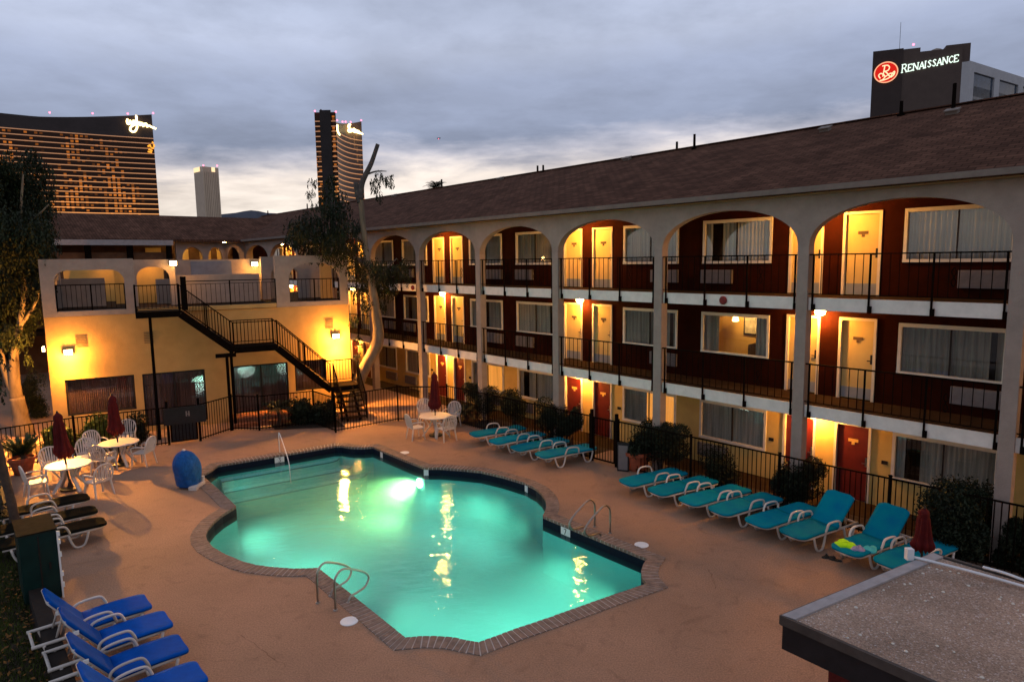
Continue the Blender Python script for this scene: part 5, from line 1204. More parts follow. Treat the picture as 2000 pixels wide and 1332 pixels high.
# dark leaning trunk at the left frame edge
B = G(34,1046); Y = B.y; t = MB(); limb(t, [(34,1050),(26,1000),(13,945),(0,890),(-20,800),(-30,700)], Y, [.12,.10,.09,.09,.08,.05]); c = MB(); clumps(c, [(-6,985,16),(-12,1030,20),(-25,930,22),(-40,760,45),(-45,700,60)], Y, rg, 300, .3, ln=(.2,.5))
tree_obj('leaning_tree', (B.x,B.y,0), 'thin dark leaning tree trunk at the left frame edge by the grass', [('trunk', t)], c, 'bark_dark', 'leaf_dark')
def shrub_mesh(rx, ry, rz, n, seed, box=0, leaf=.06):
    rg = random.Random(seed); mb = MB()
    lump = [(Vector((rg.gauss(0,1),rg.gauss(0,1),rg.gauss(0,1))).normalized(), rg.uniform(-.35,.32)) for _ in range(22)]
    subs = [(Vector((rg.uniform(-.5,.5),rg.uniform(-.62,.62),rg.uniform(-.55,.6))), rg.uniform(.34,.6)) for _ in range(9)]+[(Vector((0,0,-.1)), .62)]
    for i in range(n):
        so, sr = subs[rg.randrange(10)] if box < .6 else (Vector((0,0,0)), 1)
        d = Vector((rg.gauss(0,1),rg.gauss(0,1),rg.gauss(0,1))).normalized(); k = 1+sum(a*max(0,d.dot(v))**6 for v, a in lump)
        if box: m_ = max(abs(d.x),abs(d.y),abs(d.z)); d2 = d/m_; d = d.lerp(d2*.82, box)
        rr = k*rg.random()**.22*rg.uniform(.85,1.06); d = so + d*(sr*rr); p = Vector((d.x*rx, d.y*ry, d.z*rz))
        l = Vector((rg.gauss(0,1),rg.gauss(0,1),rg.gauss(0,1)+.4)).normalized()*leaf*rg.uniform(.6,1.4); w_ = l.cross(Vector((rg.gauss(0,1),rg.gauss(0,1),rg.gauss(0,1)))).normalized()*leaf*.42
        mb.add([p-l,p+w_,p+l,p-w_], [(0,1,2,3)])
    return mb
def shrub(x, y, rxp, ryp, w, lab, stem=True, m='leaf_bush', box=0, n=9000, grp='shrubs in the bed behind the fence', P=None, leaf=.038, name='shrub'):
    if P is None: P = onp(x, y, WC+NV*w, NV)
    Yd = P.y; rx = rxp*Yd/FPX*1.12; rz = ryp*Yd/FPX*1.28; z = max(rz*.72, P.z - rz*.14)
    r = empty(name, (P.x,P.y,0), WA, lab, 'shrub', grp)
    mb = shrub_mesh(min(rx,.75), rx, rz, n, int(x*7+y), box, leaf); mb.build('foliage', m, r, M=Matrix.Translation((0,0,z)))
    mb = MB(); rg = random.Random(int(x))
    for k in range(3):
        a = rg.uniform(0,2*PI); mb.tube([(.05*math.cos(a),.05*math.sin(a),0),(.16*math.cos(a),.22*math.sin(a),max(.15,z-rz*.3))], [.035,.02], 6)
    mb.build('stem', 'bark_dark', r); return r
shrub(932,776,36,32,-.10,'round clipped shrub on bare stems by the far umbrella table')
shrub(1000,788,30,30,-.05,'round clipped shrub, second from the far umbrella table')
shrub(1076,805,38,30,-.05,'broad shrub right behind the far teal loungers')
shrub(1112,822,22,26,-.10,'small shrub left of the pool gate')
shrub(1292,858,58,44,-.12,'wide flat-topped shrub behind the right terracotta pot', box=.5, n=15000)
shrub(1250,888,32,20,-.5,'low dark plant filling the right terracotta pot', n=1600, P=G(1245,917)+Vector((0,0,.75)), leaf=.08, name='potted_plant')
shrub(1402,905,40,34,-.1,'thin loose shrub halfway along the long teal lounger row', n=4500)
shrub(1545,925,52,48,-.12,'dense shrub in front of the nearest ground-floor door', n=11000)
shrub(1878,1008,72,68,-.2,'large boxy hedge shrub behind the red umbrella', box=.75, n=22000)
shrub(1995,1060,45,60,-.1,'dark shrub cut by the right frame edge', n=9000)
shrub(55,775,30,42,0,'dark rounded shrub behind the amber-lit forked trunk', P=at(58,772,27.0), grp='shrubs before the clubhouse')
for i, (u, v, h, m, lab) in enumerate(((-8.0,-1.3,.55,'leaf_lit','lamplit green leafy shrub left of the clubhouse window'),(-7.0,-1.3,.62,'leaf_lit','lamplit green leafy shrub below the left clubhouse window'),(-5.9,-1.2,.60,'leaf_bush','dark shrub left of the clubhouse glass door'),(-.1,-2.0,.55,'leaf_bush','dark shrub right of the brick steps'),(.7,-2.5,.5,'leaf_bush','dark shrub below the stair near the fence corner'))):
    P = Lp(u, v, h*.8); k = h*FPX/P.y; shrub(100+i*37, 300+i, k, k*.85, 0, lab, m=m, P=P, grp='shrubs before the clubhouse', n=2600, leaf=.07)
palm(Lp(-1.0,-1.9), .7, 'palm_plant', 'small spiky palm beside the brick steps', 20, .8, 'leaf_dark', tr=.07)
palm(Wp(17.0,-.75), .35, 'palm_plant', 'low spiky palm in the bed behind the far umbrella table', 22, .75, 'leaf_dark', tr=.08)
# ------------------------------------------------------------------ DISTANT TOWERS
def facade(mb, pts, z0, z1, uvs=True):
    # vertical strip over plan points with UV in metres
    if mb.uv is None: mb.uv = []
    o = len(mb.v); u = 0
    for i, p in enumerate(pts):
        if i: u += (Vector(p)-Vector(pts[i-1])).length
        t = z1[i] if isinstance(z1, list) else z1
        mb.v += [(p[0],p[1],z0),(p[0],p[1],t)]; mb.uv += [(u,z0),(u,t)]
    for i in range(len(pts)-1): mb.f.append((o+2*i,o+2*i+2,o+2*i+3,o+2*i+1))
def band_strip(mb, pts, z, h, out):
    for a, b in zip(pts, pts[1:]):
        a = Vector(a); b = Vector(b); t = (b-a).normalized(); nn = Vector((t.y,-t.x,0))*out
        mb.add([(a.x+nn.x,a.y+nn.y,z),(b.x+nn.x,b.y+nn.y,z),(b.x+nn.x,b.y+nn.y,z+h),(a.x+nn.x,a.y+nn.y,z+h),(a.x,a.y,z),(b.x,b.y,z),(b.x,b.y,z+h),(a.x,a.y,z+h)], [(0,1,2,3),(3,2,6,7),(0,4,5,1)])
def band_mat(name, c, s):  # pale spandrel bands: the uplight on them is put into emission
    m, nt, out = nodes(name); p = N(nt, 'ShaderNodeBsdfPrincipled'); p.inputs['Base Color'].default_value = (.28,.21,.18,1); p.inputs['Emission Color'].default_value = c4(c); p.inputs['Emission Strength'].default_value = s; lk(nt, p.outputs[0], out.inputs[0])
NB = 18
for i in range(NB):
    t = i/(NB-1); band_mat('uplit_band_%d' % i, (1,.36+.05*(1-t),.13*(1-t)+.06*t), .36+.95*t**2.0)
def quadcurve(a, b, c, k=24): return [tuple(((a*(1-t)+b*t)*(1-t)+(b*(1-t)+c*t)*t)) for t in [i/k for i in range(k+1)]]
# left resort tower: long curved front, continues beyond the left frame edge
pa, pb = at(-260,420,735), at(312,429,900); pm_ = at(60,420,828)
P3 = [Vector((p.x,p.y,0)) for p in (pa,pm_,pb)]; curve = quadcurve(P3[0], P3[1]*2-(P3[0]+P3[2])*.5, P3[2], 30)
zt_r = at(303,224,900).z; zt_l = at(0,218,801).z; tops = [zt_l+(zt_r-zt_l)*max(0,(i/30-.55)/.45)**1.2 + 3*(1-i/30) for i in range(31)]
zb1 = at(303,272,900).z; zb2 = at(318,429,900).z
tw1 = empty('curved_tower', P3[2], 0, 'wide curved bronze resort tower with rows of uplit bands, at the left edge', 'tower'); TM = Matrix.Translation(-P3[2])
mb = MB(); facade(mb, curve, 0, zb1+1); mb.build('glass_front', 'tower_glass', tw1, M=TM)
mb = MB(); facade(mb, curve, zb1+1, tops); bk = (P3[2]-Vector((0,0,0))).normalized()*45
facade(mb, [curve[-1], tuple(P3[2]+bk)], 0, tops[-1]); mb.build('dark_crown', 'bronze_crown', tw1, M=TM)
sp_ = (zb1-zb2)/16
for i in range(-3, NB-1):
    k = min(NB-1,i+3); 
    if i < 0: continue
    mb = MB(); band_strip(mb, curve, zb1-i*sp_, .95, .5); mb.build('uplit_band', 'uplit_band_%d' % i, tw1, M=TM)
def facade_pt(x, y, A, B, lift):
    t = (B-A).normalized(); nn = Vector((t.y,-t.x,0)); 
    if nn.dot(-A) < 0: nn = -nn
    return onp(x, y, A+nn*lift, nn)
A_, B_ = Vector(curve[-6]), Vector(curve[-1])
def px_strokes(mb, strokes, ox, oy, sc_, A, B, lift, r):
    for st in strokes:
        mb.tube(smoothpath([facade_pt(ox+x/sc_, oy+y/sc_, A, B, lift) for x, y in st], 4), r, 6)
mb = MB(); px_strokes(mb, [[(655,570),(640,640),(665,700),(705,690),(725,610),(740,690),(790,690),(815,610)],[(815,600),(820,670),(870,660),(890,520),(860,490)],[(880,540),(905,700),(890,830),(820,905),(730,870),(735,790),(810,735),(930,690)],
  [(930,700),(960,650),(985,740),(1010,680),(1045,690),(1060,760),(1100,700),(1140,700),(1160,770),(1210,745),(1280,780),(1395,825)]], 200,190,13.32, A_, B_, 3, 1.15)
mb.build('rooftop_sign', 'sign_gold', tw1, True, M=TM)
mb = MB(); px_strokes(mb, [[(1290,1170),(1330,1200)],[(1340,1230),(1345,1300)],[(1180,1290),(1240,1250),(1250,1310)],[(1270,1320),(1340,1330)],[(1200,1360),(1300,1400)],[(1180,1420),(1290,1440)]], 200,190,13.32, A_, B_, 2, 1.0); mb.build('sign_reflection', 'reflection_orange', tw1, True, M=TM)  # glowing strokes stand in for the sign's reflection in the glass
def beacons(root, TM_, lst, Y, r):
    for x, y in lst:
        P = at(x, y, Y); mb = MB(); mb.lathe([(.05*r,-r),(r*.8,-r*.4),(r,0),(r*.8,r*.5),(.05*r,r)], 8, P); mb.build('red_beacon', 'beacon', root, True, M=TM_)
beacons(tw1, TM, [(97,220.5),(181,222),(249.5,222.5),(299,221.5)], 868, 1.1)
# central resort tower: dark end core and curved front
tY = 850; a0 = [at(x, 390, tY) for x in (622,633,654,663)]; a0 = [Vector((p.x,p.y,0)) for p in a0]
ztc = at(616,220,tY).z; tw2 = empty('slim_tower', a0[3], 0, 'slim bronze resort tower with dark core and curved lit front, behind the pruned tree', 'tower'); TM = Matrix.Translation(-a0[3]); back = a0[3].normalized()*40
mb = MB(); facade(mb, [a0[0]+back*.6, a0[0], a0[1]], 0, ztc); facade(mb, [a0[2], a0[3], a0[3]+back*.5], 0, ztc); mb.build('glass_flanks', 'tower_glass', tw2, M=TM)
f_ = Vector((0,-3,0)); mb = MB(); facade(mb, [a0[1], a0[1]+f_, a0[2]+f_, a0[2]], 0, ztc+2); mb.add([(p.x,p.y,ztc) for p in (a0[0],a0[3],a0[3]+back*.5,a0[0]+back*.6)], [(0,1,2,3)]); mb.uv += [(0,0)]*4; mb.build('dark_core', 'bronze_dark', tw2, M=TM)
zt1 = at(616,238.5,tY).z; zb_ = at(623,385,tY).z
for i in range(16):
    z = zt1-(zt1-zb_)*i/15; mb = MB(); band_strip(mb, [a0[0],a0[1]], z, 1.0, .6); band_strip(mb, [a0[2],a0[3]], z, 1.0, .6); mb.build('uplit_band', 'uplit_band_%d' % (i if i > 10 else i//2), tw2, M=TM)
b0, b2 = at(662,390,850), at(712,390,923); bm_ = at(683,390,898); bb = [Vector((p.x,p.y,0)) for p in (b0,bm_,b2)]
cv2 = quadcurve(bb[0], bb[1]*2-(bb[0]+bb[2])*.5, bb[2], 18); ztl = at(659,239,850).z; ztr = at(708,237.5,923).z
mb = MB(); facade(mb, cv2, 0, [ztl+(ztr-ztl)*i/18 for i in range(19)]); facade(mb, [cv2[-1], tuple(Vector(cv2[-1])+back*.6)], 0, ztr); mb.build('curved_front', 'tower_glass_side', tw2, M=TM)
zf = at(708,276,923).z
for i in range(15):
    mb = MB(); band_strip(mb, cv2, zf-i*6.4, 1.0, .7); mb.build('uplit_band', 'uplit_band_%d' % (5+i//3), tw2, M=TM)
A_, B_ = Vector(cv2[9]), Vector(cv2[-1])
mb = MB(); px_strokes(mb, [[(1125,590),(1090,585),(1070,640),(1100,690),(1070,730),(1090,770),(1150,765)],[(1150,760),(1160,700),(1190,760),(1205,700),(1240,710),(1225,770),(1260,780),(1290,730),(1310,790),(1340,750),(1350,810),(1385,800),(1440,835)]], 600,200,13.32, A_, B_, 3, 1.1); px_strokes(mb, [[(1095,600),(1100,760)],[(1130,730),(1300,770)],[(1200,760),(1390,815)]], 600,200,13.32, A_, B_, 2, 1.0)
mb.build('rooftop_sign', 'sign_gold', tw2, True, M=TM)
A_, B_ = Vector(cv2[0]), Vector(cv2[5]); mb = MB(); px_strokes(mb, [[(785,590),(785,700),(800,770),(845,850)]], 600,200,13.32, A_, B_, 2, 1.0); mb.build('side_sign', 'sign_gold', tw2, True, M=TM)
beacons(tw2, TM, [(615,217.5),(656,219),], 846, 1.1); beacons(tw2, TM, [(658.5,235.5),(669,238.5),(675,238.5),(685,239),(705.5,235.5)], 855, 1.0)
mb = MB(); q = [at(627,219,tY),at(645,219,tY)]; mb.bar(q[0],q[1],4,1.2); mb.bar(q[0],q[0]+Vector((0,0,3)),1.5,1.5); mb.build('roof_gear', 'bronze_dark', tw2, M=TM)
# pale gold box tower
q = [Vector((p.x,p.y,0)) for p in (at(385,428,1352),at(402,428,1325),at(433,428,1352))]; zt = at(402,335,1325).z; zc_ = at(402,325,1325).z
tw3 = empty('gold_tower', q[1], 0, 'pale gold square tower with bright rooftop corners between the resort towers', 'tower'); TM = Matrix.Translation(-q[1]); bk = q[1].normalized()*60
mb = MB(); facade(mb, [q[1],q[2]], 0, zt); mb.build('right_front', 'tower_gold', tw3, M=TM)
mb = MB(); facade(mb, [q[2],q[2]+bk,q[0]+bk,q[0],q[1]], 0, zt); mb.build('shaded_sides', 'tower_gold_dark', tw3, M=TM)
mb = MB(); facade(mb, [q[0],q[1],q[2],q[2]+bk], zt, zc_); mb.add([(p.x,p.y,zc_) for p in (q[0],q[1],q[2],q[2]+bk)], [(0,1,2,3)]); mb.uv += [(0,0)]*4; mb.build('roof_crown', 'tower_gold', tw3, M=TM)
for t0, (A_, B_) in ((.55,(q[1],q[2])),(.02,(q[0],q[1]))):
    a = A_+(B_-A_)*t0; b = A_+(B_-A_)*(t0+(.22 if t0 > .1 else .7)); mb = MB(); band_strip(mb, [tuple(a),tuple(b)], zt+1, zc_-zt-1, .5); mb.build('lit_crown_panel', 'sign_cream', tw3, M=TM)
mb = MB()
for k in range(1,9): a = q[1]+(q[2]-q[1])*(k/9); mb.bar((a.x,a.y,0),(a.x,a.y,zt),1.0,1.0,Vector((1,0,0)))
mb.build('facade_fins', 'tower_gold_dark', tw3, M=TM)
beacons(tw3, TM, [(397,323.5),(424,324)], 1330, 1.6)
# right hotel with sign
hY0, hY1 = 206, 197
hl, hr_ = at(1699,230,hY0), at(1890,200,hY1); hl.z = hr_.z = 0; hd = (hr_-hl).normalized(); hn = Vector((hd.y,-hd.x,0)); hn = hn if hn.dot(-hl) > 0 else -hn
tw4 = empty('hotel_tower', hl, math.atan2(hd.y,hd.x), 'brown hotel tower with red oval emblem and lit name sign above the roof ridge', 'tower')
HI = tw4.matrix_basis.copy(); HI = (Matrix.Translation(hl) @ Matrix.Rotation(math.atan2(hd.y,hd.x),4,'Z')).inverted()
def hx(x, y=150): P = onp(x, y, hl, hn); return (HI @ P).x, P.z
x762, x798 = hx(1762)[0], hx(1798,95)[0]; xR = (hr_-hl).length; zA = hx(1752,96.5)[1]; zB = hx(1840,97)[1]
vr = (HI.to_3x3() @ Vector((hl.x,hl.y,0))).normalized(); bx = vr.x/vr.y*25+1.5
mb = MB(); mb.prism([(0,-.18),(x762,-.18),(x762,25),(min(x762-.5,max(.5,bx)),25)],0,zA); mb.build('front_block', 'hotel_brown_dark', tw4)
mb = MB(); mb.box(x762,x798,0,25,0,zA-.3); mb.box(x798,xR-2.0,0,25,0,zB); mb.build('sign_wall', 'hotel_brown', tw4)
mb = MB(); mb.box(xR-6,xR,.6,12,zB-4,zB+1.1); mb.build('lift_house', 'hotel_brown', tw4)
mb = MB(); mb.box(xR-1.99,xR,0.02,26,0,zB-4.1); mb.build('corner_pier', 'hotel_white', tw4)
cx, cz = hx(1838,92); mb = MB(); mb.lathe([(2.0,0),(1.9,1.0),(1.3,1.8),(.2,2.2)], 16, (cx,6,cz-1.0)); mb.build('roof_dome', 'concrete_far', tw4, True)
ax, az = hx(1762,60); az = hx(1762,38)[1]; mb = MB(); mb.tube([(ax,3,zA-.5),(ax,3,az)], .06, 5); mb.build('antenna_mast', 'fascia_dark', tw4)
for x, y in ((1713,101.5),(1785,86.5)):
    X, Z = hx(x, y); mb = MB(); mb.lathe([(.05,-.3),(.3,-.1),(.3,.15),(.05,.3)], 8, (X,.6,Z)); mb.build('red_beacon', 'beacon', tw4, True)
# white side wing with dark windows, receding to the right
r2 = at(2075,150,232); r2.z = 0; sd_ = (HI @ r2) - Vector((xR,0,0)); sa_ = math.atan2(sd_.y,sd_.x); SL = sd_.length; zW = onp(1897,119,hr_,hn).z
side = MB(); MS = Matrix.Translation((xR,0,0)) @ Matrix.Rotation(sa_,4,'Z'); ops = []
sdir = (r2-hr_).normalized(); sn = Vector((sdir.y,-sdir.x,0)); sxy = lambda x, y: (lambda P: ((P-hr_).dot(sdir), P.z))(onp(x, y, hr_, sn))
(wa, wz1), (wb, _), (wc, _), (wd, _) = sxy(1903,141), sxy(1943,150), sxy(1953,153), sxy(1977,160); wz0 = sxy(1903,187)[1]
cell = (wc-wa); ww_ = wb-wa; x = wa
while x+ww_ < SL-.5:
    for r in range(3): ops.append((x, x+ww_, wz0-r*3.6-(0 if r == 0 else 0), wz1-r*3.6))
    x += cell
fwall(side, 0, SL, 0, 1.0, 0, zW, [(a,b,c_,d_) for a,b,c_,d_ in ops]); side.box(0,SL,1.0,22,zW-.8,zW-.02)
sw = side.build('white_wing', 'hotel_white', tw4, M=MS)
for a, b, c_, d_ in ops:
    mb = MB(); mb.box(a,b,.5,.6,c_,d_); mb.build('dark_window', 'hotel_glass' if 'hotel_glass' in MATS else mat('hotel_glass', (.035,.05,.075), .12, .5, .6), sw, M=MS)
# emblem
def hp(x, y, d): P = onp(x, y, hl+hn*d, hn); return HI @ P
def disc(cx, cy, rx, ry, k, n=36): return [hp(cx+rx*k*math.cos(2*PI*i/n)+1.5*math.sin(2*PI*i/n), cy-ry*k*math.sin(2*PI*i/n)-2.5*k*math.cos(2*PI*i/n), .48) for i in range(n)]
def flatpoly(pts, th): 
    mb = MB(); k = len(pts); mb.v = [tuple(p) for p in pts]+[(p.x,p.y+th,p.z) for p in pts]; mb.f = [tuple(range(k)), tuple(range(k,2*k))[::-1]]+[(i,(i+1)%k,k+(i+1)%k,k+i) for i in range(k)]; return mb
em = flatpoly(disc(1730.5,142,23,20,1), .25).build('emblem_disc', 'sign_red', tw4)
mb = MB(); d_ = disc(1730.5,142,23,20,.99); mb.tube([Vector((p.x,p.y-.08,p.z)) for p in d_+d_[:1]], .16, 6); mb.build('emblem_rim', 'sign_rim', em)
def hstroke(mb, pts, r, lift, sm=True):
    P = [hp(x, y, lift) for x, y in pts]; mb.tube(smoothpath(P, 4) if sm else P, r, 6)
mb = MB(); E0 = lambda x, y: (1600+x/4.99, 20+y/4.99)
for st in ([(640,545),(630,600),(620,650)],[(615,548),(665,540),(685,560),(670,590),(632,600)],[(640,598),(665,620),(680,640),(700,655),(715,640)],[(595,668),(580,640),(600,620),(625,630),(640,650),(620,680),(590,690)],[(590,690),(640,680),(690,655),(720,610),(735,600),(730,630),(700,655)],[(640,655),(660,640),(690,620),(720,620),(725,640)]):
    hstroke(mb, [E0(*p) for p in st], .17, .62)
mb.build('emblem_letter', 'sign_cream', em)
# serif name sign
SER = {'R':([(0,0,0,1,.17),(0,1,.36,1,.09),(.36,1,.52,.78,.17),(.52,.78,.36,.52,.12),(.36,.52,0,.52,.08),(.28,.5,.62,0,.16)],[0,.6],[0]),
 'E':([(0,0,0,1,.17),(0,1,.52,1,.09),(0,.5,.38,.5,.08),(0,0,.56,0,.09),(.52,1,.52,.8,.07),(.56,0,.58,.2,.07)],[0],[0]),
 'N':([(0,0,0,1,.08),(0,1,.64,0,.17),(.64,0,.64,1,.08)],[0],[0,.64]),
 'A':([(0,0,.32,1,.08),(.32,1,.66,0,.17),(.12,.33,.54,.33,.07)],[0,.66],[]),
 'I':([(0,0,0,1,.17)],[0],[0]),
 'S':([(.5,.82,.28,1,.1),(.28,1,.05,.82,.13),(.05,.82,.28,.54,.16),(.28,.54,.5,.24,.16),(.5,.24,.26,0,.13),(.26,0,0,.2,.09)],[],[]),
 'C':([(.62,.8,.34,1,.1),(.34,1,.04,.7,.14),(.04,.7,.04,.3,.17),(.04,.3,.34,0,.14),(.34,0,.62,.2,.09)],[],[])}
ADV = {'R':.78,'E':.74,'N':.86,'A':.82,'I':.34,'S':.68,'C':.80}
word = 'RENAISSANCE'; tot = sum(ADV[c] for c in word)+.1; p0 = Vector((1761.5,142.5)); p1 = Vector((1874,120.0)); px = 0
let = MB()
for i, ch in enumerate(word):
    H_ = 15.5 if i == 0 else 13.2; sc2 = (p1-p0).length/tot; base = p0+(p1-p0)*((px)/tot); dirx = (p1-p0).normalized(); slant = .10
    def tp(u, v): return hp(base.x+dirx.x*u*sc2*(1.08 if i == 0 else .98)+v*H_*slant, base.y+dirx.y*u*sc2-v*H_, .28)
    segs, f0, f1 = SER[ch]
    for x0, y0, x1, y1, w_ in segs:
        a = tp(x0,y0); b = tp(x1,y1); let.bar(a, b, .2, max(.2,w_*2.2), Vector((0,1,0)))
    for x in f0: let.bar(tp(x-.12,0), tp(x+.14,0), .2, .16, Vector((0,1,0)))
    for x in f1: let.bar(tp(x-.12,1), tp(x+.14,1), .2, .16, Vector((0,1,0)))
    px += ADV[ch]+(.1 if i == 0 else 0)
let.build('name_sign', 'sign_white', tw4)
# far hill on the horizon and a small aircraft
mb = MB(); rg = random.Random(3); pts = []
hx_ = [430,445,460,475,490,505,520,540,560,580]; hy = [419,417.5,416,413,411,412.5,416,417,419,421]
for x, y in zip(hx_, hy): P = at(x, y, 4200); pts.append(P)
k = len(pts); mb.v = [tuple(p) for p in pts]+[(p.x,p.y,-5) for p in pts]+[(p.x*1.06,p.y*1.06,p.z*.6) for p in pts]+[(p.x*1.06,p.y*1.06,-5) for p in pts]
for i in range(k-1): mb.f += [(i,i+1,k+i+1,k+i),(i,2*k+i,2*k+i+1,i+1),(2*k+i,3*k+i,3*k+i+1,2*k+i+1)]
struct(mb.build('hills', 'hill_rock'))
P = at(857,271,700); pl_ = empty('aircraft', P, .5, 'tiny dark aircraft with a red light in the evening sky', 'aircraft')
mb = MB(); mb.tube([(-2.0,0,0),(-1.3,0,.1),(1.0,0,.1),(1.8,0,.2)], [.25,.5,.4,.12], 8); mb.build('fuselage', 'fascia_dark', pl_); mb = MB(); mb.box(-.5,.3,-2.2,2.2,.35,.42); mb.build('wing', 'fascia_dark', pl_); mb = MB(); mb.box(1.3,1.9,-.05,.05,.2,1.0); mb.build('tail_fin', 'fascia_dark', pl_)
mb = MB(); mb.lathe([(.05,-.3),(.35,0),(.05,.3)], 8, (-.4,-.3,-.5)); mb.build('red_light', 'beacon', pl_)

# ------------------------------------------------------------------ SKY, SUN, CAMERA
wd_ = bpy.data.worlds.new('World'); sc.world = wd_; wd_.use_nodes = True; nt = wd_.node_tree; nt.nodes.clear()
out = N(nt, 'ShaderNodeOutputWorld'); sky = N(nt, 'ShaderNodeTexSky'); sky.sky_type = 'NISHITA'; sky.sun_disc = False; sky.sun_elevation = R_(-3.0); sky.sun_rotation = R_(-20)
bg1 = N(nt, 'ShaderNodeBackground'); bg1.inputs[1].default_value = .05; lk(nt, sky.outputs[0], bg1.inputs[0])
tc = N(nt, 'ShaderNodeTexCoord'); nv = N(nt, 'ShaderNodeVectorMath', operation='NORMALIZE'); lk(nt, tc.outputs['Generated'], nv.inputs[0])
sp = N(nt, 'ShaderNodeSeparateXYZ'); lk(nt, nv.outputs[0], sp.inputs[0])
# cloud-deck coordinates: direction projected onto a flat layer overhead
zz = N(nt, 'ShaderNodeMath', operation='ADD'); zz.inputs[1].default_value = .10; lk(nt, sp.outputs[2], zz.inputs[0])
zm = N(nt, 'ShaderNodeMath', operation='MAXIMUM'); zm.inputs[1].default_value = .03; lk(nt, zz.outputs[0], zm.inputs[0])
dx = N(nt, 'ShaderNodeMath', operation='DIVIDE'); lk(nt, sp.outputs[0], dx.inputs[0]); lk(nt, zm.outputs[0], dx.inputs[1])
dy = N(nt, 'ShaderNodeMath', operation='DIVIDE'); lk(nt, sp.outputs[1], dy.inputs[0]); lk(nt, zm.outputs[0], dy.inputs[1])
cv = N(nt, 'ShaderNodeCombineXYZ'); lk(nt, dx.outputs[0], cv.inputs[0]); lk(nt, dy.outputs[0], cv.inputs[1])
n1 = N(nt, 'ShaderNodeTexNoise'); n1.inputs['Scale'].default_value = .70; n1.inputs['Detail'].default_value = 7; n1.inputs['Roughness'].default_value = .55; n1.inputs['Distortion'].default_value = .4; lk(nt, cv.outputs[0], n1.inputs['Vector'])
n2 = N(nt, 'ShaderNodeTexNoise'); n2.inputs['Scale'].default_value = 1.9; n2.inputs['Detail'].default_value = 8; n2.inputs['Roughness'].default_value = .6; lk(nt, cv.outputs[0], n2.inputs['Vector'])
# elevation, bent by the clouds
e1 = N(nt, 'ShaderNodeMath', operation='MULTIPLY_ADD'); e1.inputs[1].default_value = .10; lk(nt, n1.outputs['Fac'], e1.inputs[0]); lk(nt, sp.outputs[2], e1.inputs[2])
e2_ = N(nt, 'ShaderNodeMath', operation='MULTIPLY_ADD'); e2_.inputs[1].default_value = .05; lk(nt, n2.outputs['Fac'], e2_.inputs[0]); lk(nt, e1.outputs[0], e2_.inputs[2])
e3 = N(nt, 'ShaderNodeMath', operation='MULTIPLY_ADD'); e3.inputs[1].default_value = -.035; lk(nt, sp.outputs[0], e3.inputs[0]); lk(nt, e2_.outputs[0], e3.inputs[2])
rp_s = N(nt, 'ShaderNodeValToRGB'); lk(nt, e3.outputs[0], rp_s.inputs[0])
def srgb(r, g, b):
    f = lambda v: (v/255/12.92 if v/255 <= .04045 else ((v/255+.055)/1.055)**2.4); return (f(r),f(g),f(b),1)
el = rp_s.color_ramp.elements; el[0].position = .0; el[0].color = srgb(150,150,160); el[1].position = 1.0; el[1].color = srgb(150,158,182)
for pos, c_ in ((.10,srgb(172,172,180)),(.135,srgb(222,212,202)),(.20,srgb(218,206,198)),(.232,srgb(165,165,178)),(.255,srgb(128,137,160)),(.32,srgb(140,149,173)),(.365,srgb(160,168,190)),(.43,srgb(158,167,190)),(.6,srgb(172,180,202))):
    q = el.new(pos); q.color = c_
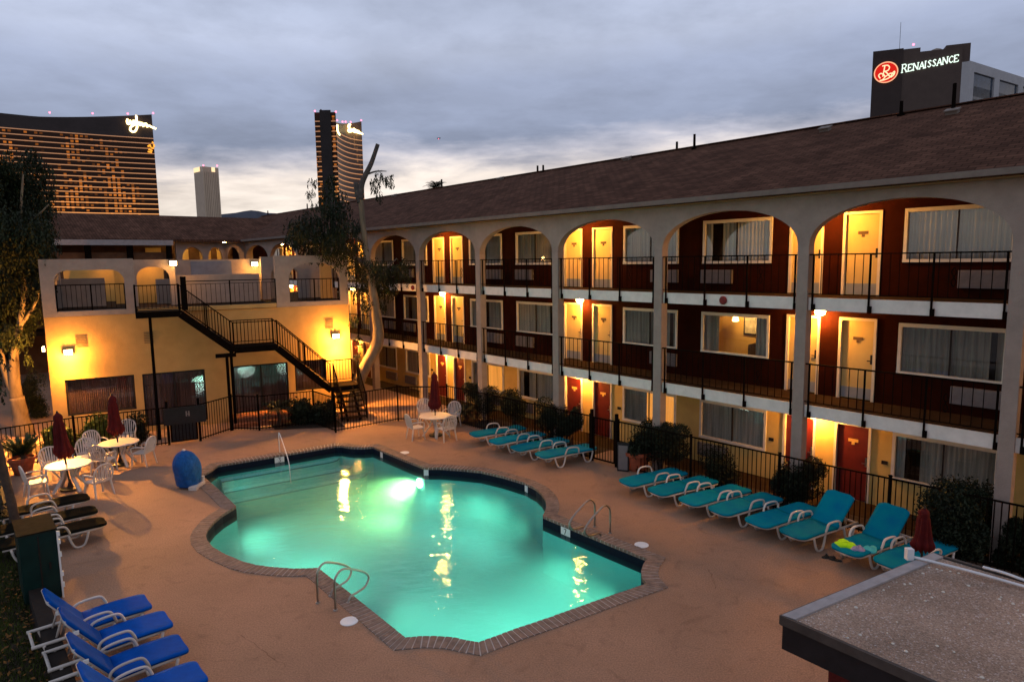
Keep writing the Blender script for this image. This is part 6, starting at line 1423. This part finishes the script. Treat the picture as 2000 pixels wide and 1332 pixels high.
# soft dark cloud patches
cm_ = N(nt, 'ShaderNodeMapRange'); cm_.inputs['From Min'].default_value = .42; cm_.inputs['From Max'].default_value = .68; cm_.inputs['To Min'].default_value = 1.12; cm_.inputs['To Max'].default_value = .76; lk(nt, n1.outputs['Fac'], cm_.inputs[0])
mx = N(nt, 'ShaderNodeMix', data_type='RGBA', blend_type='MULTIPLY'); mx.inputs[0].default_value = 1; lk(nt, rp_s.outputs[0], mx.inputs[6]); lk(nt, cm_.outputs[0], mx.inputs[7])
bg2 = N(nt, 'ShaderNodeBackground'); bg2.inputs[1].default_value = 1.38; mt_ = N(nt, 'ShaderNodeMix', data_type='RGBA', blend_type='MULTIPLY'); mt_.inputs[0].default_value = 1; mt_.inputs[7].default_value = (.985,.985,.97,1); cm2 = N(nt, 'ShaderNodeMapRange'); cm2.inputs['From Min'].default_value = .42; cm2.inputs['From Max'].default_value = .66; cm2.inputs['To Min'].default_value = 1.06; cm2.inputs['To Max'].default_value = .86; lk(nt, n2.outputs['Fac'], cm2.inputs[0]); mx2 = N(nt, 'ShaderNodeMix', data_type='RGBA', blend_type='MULTIPLY'); mx2.inputs[0].default_value = 1; lk(nt, mx.outputs[2], mx2.inputs[6]); lk(nt, cm2.outputs[0], mx2.inputs[7]); lk(nt, mx2.outputs[2], mt_.inputs[6]); lk(nt, mt_.outputs[2], bg2.inputs[0])
ad = N(nt, 'ShaderNodeAddShader'); lk(nt, bg1.outputs[0], ad.inputs[0]); lk(nt, bg2.outputs[0], ad.inputs[1]); lk(nt, ad.outputs[0], out.inputs[0])
sun = light('sun', (0,0,60), (1,.80,.62), .10, kind='SUN', rot=Vector((-.3,-.9,-.15)).to_track_quat('-Z','Y').to_euler()); sun.data.angle = R_(25)
cam = bpy.data.cameras.new('camera'); co = bpy.data.objects.new('camera', cam); col.objects.link(co)
M = Matrix((CR, CU, -CF)).transposed().to_4x4(); M.translation = CO; co.matrix_world = M
cam.sensor_width = 36; cam.lens = 36*FPX/2000; cam.clip_end = 20000; cam.clip_start = .1; sc.camera = co
vs_ = sc.view_settings; vs_.view_transform = 'Standard'; vs_.look = 'None'; vs_.exposure = 0; vs_.gamma = 1
cy = sc.cycles; cy.max_bounces = 8; cy.diffuse_bounces = 3; cy.glossy_bounces = 3; cy.transmission_bounces = 4; cy.transparent_max_bounces = 12; cy.sample_clamp_indirect = 3; cy.sample_clamp_direct = 0; cy.use_denoising = True; cy.caustics_reflective = False; cy.caustics_refractive = False
try: cy.denoiser = 'OPENIMAGEDENOISE'
except Exception: pass
cy.use_light_tree = True
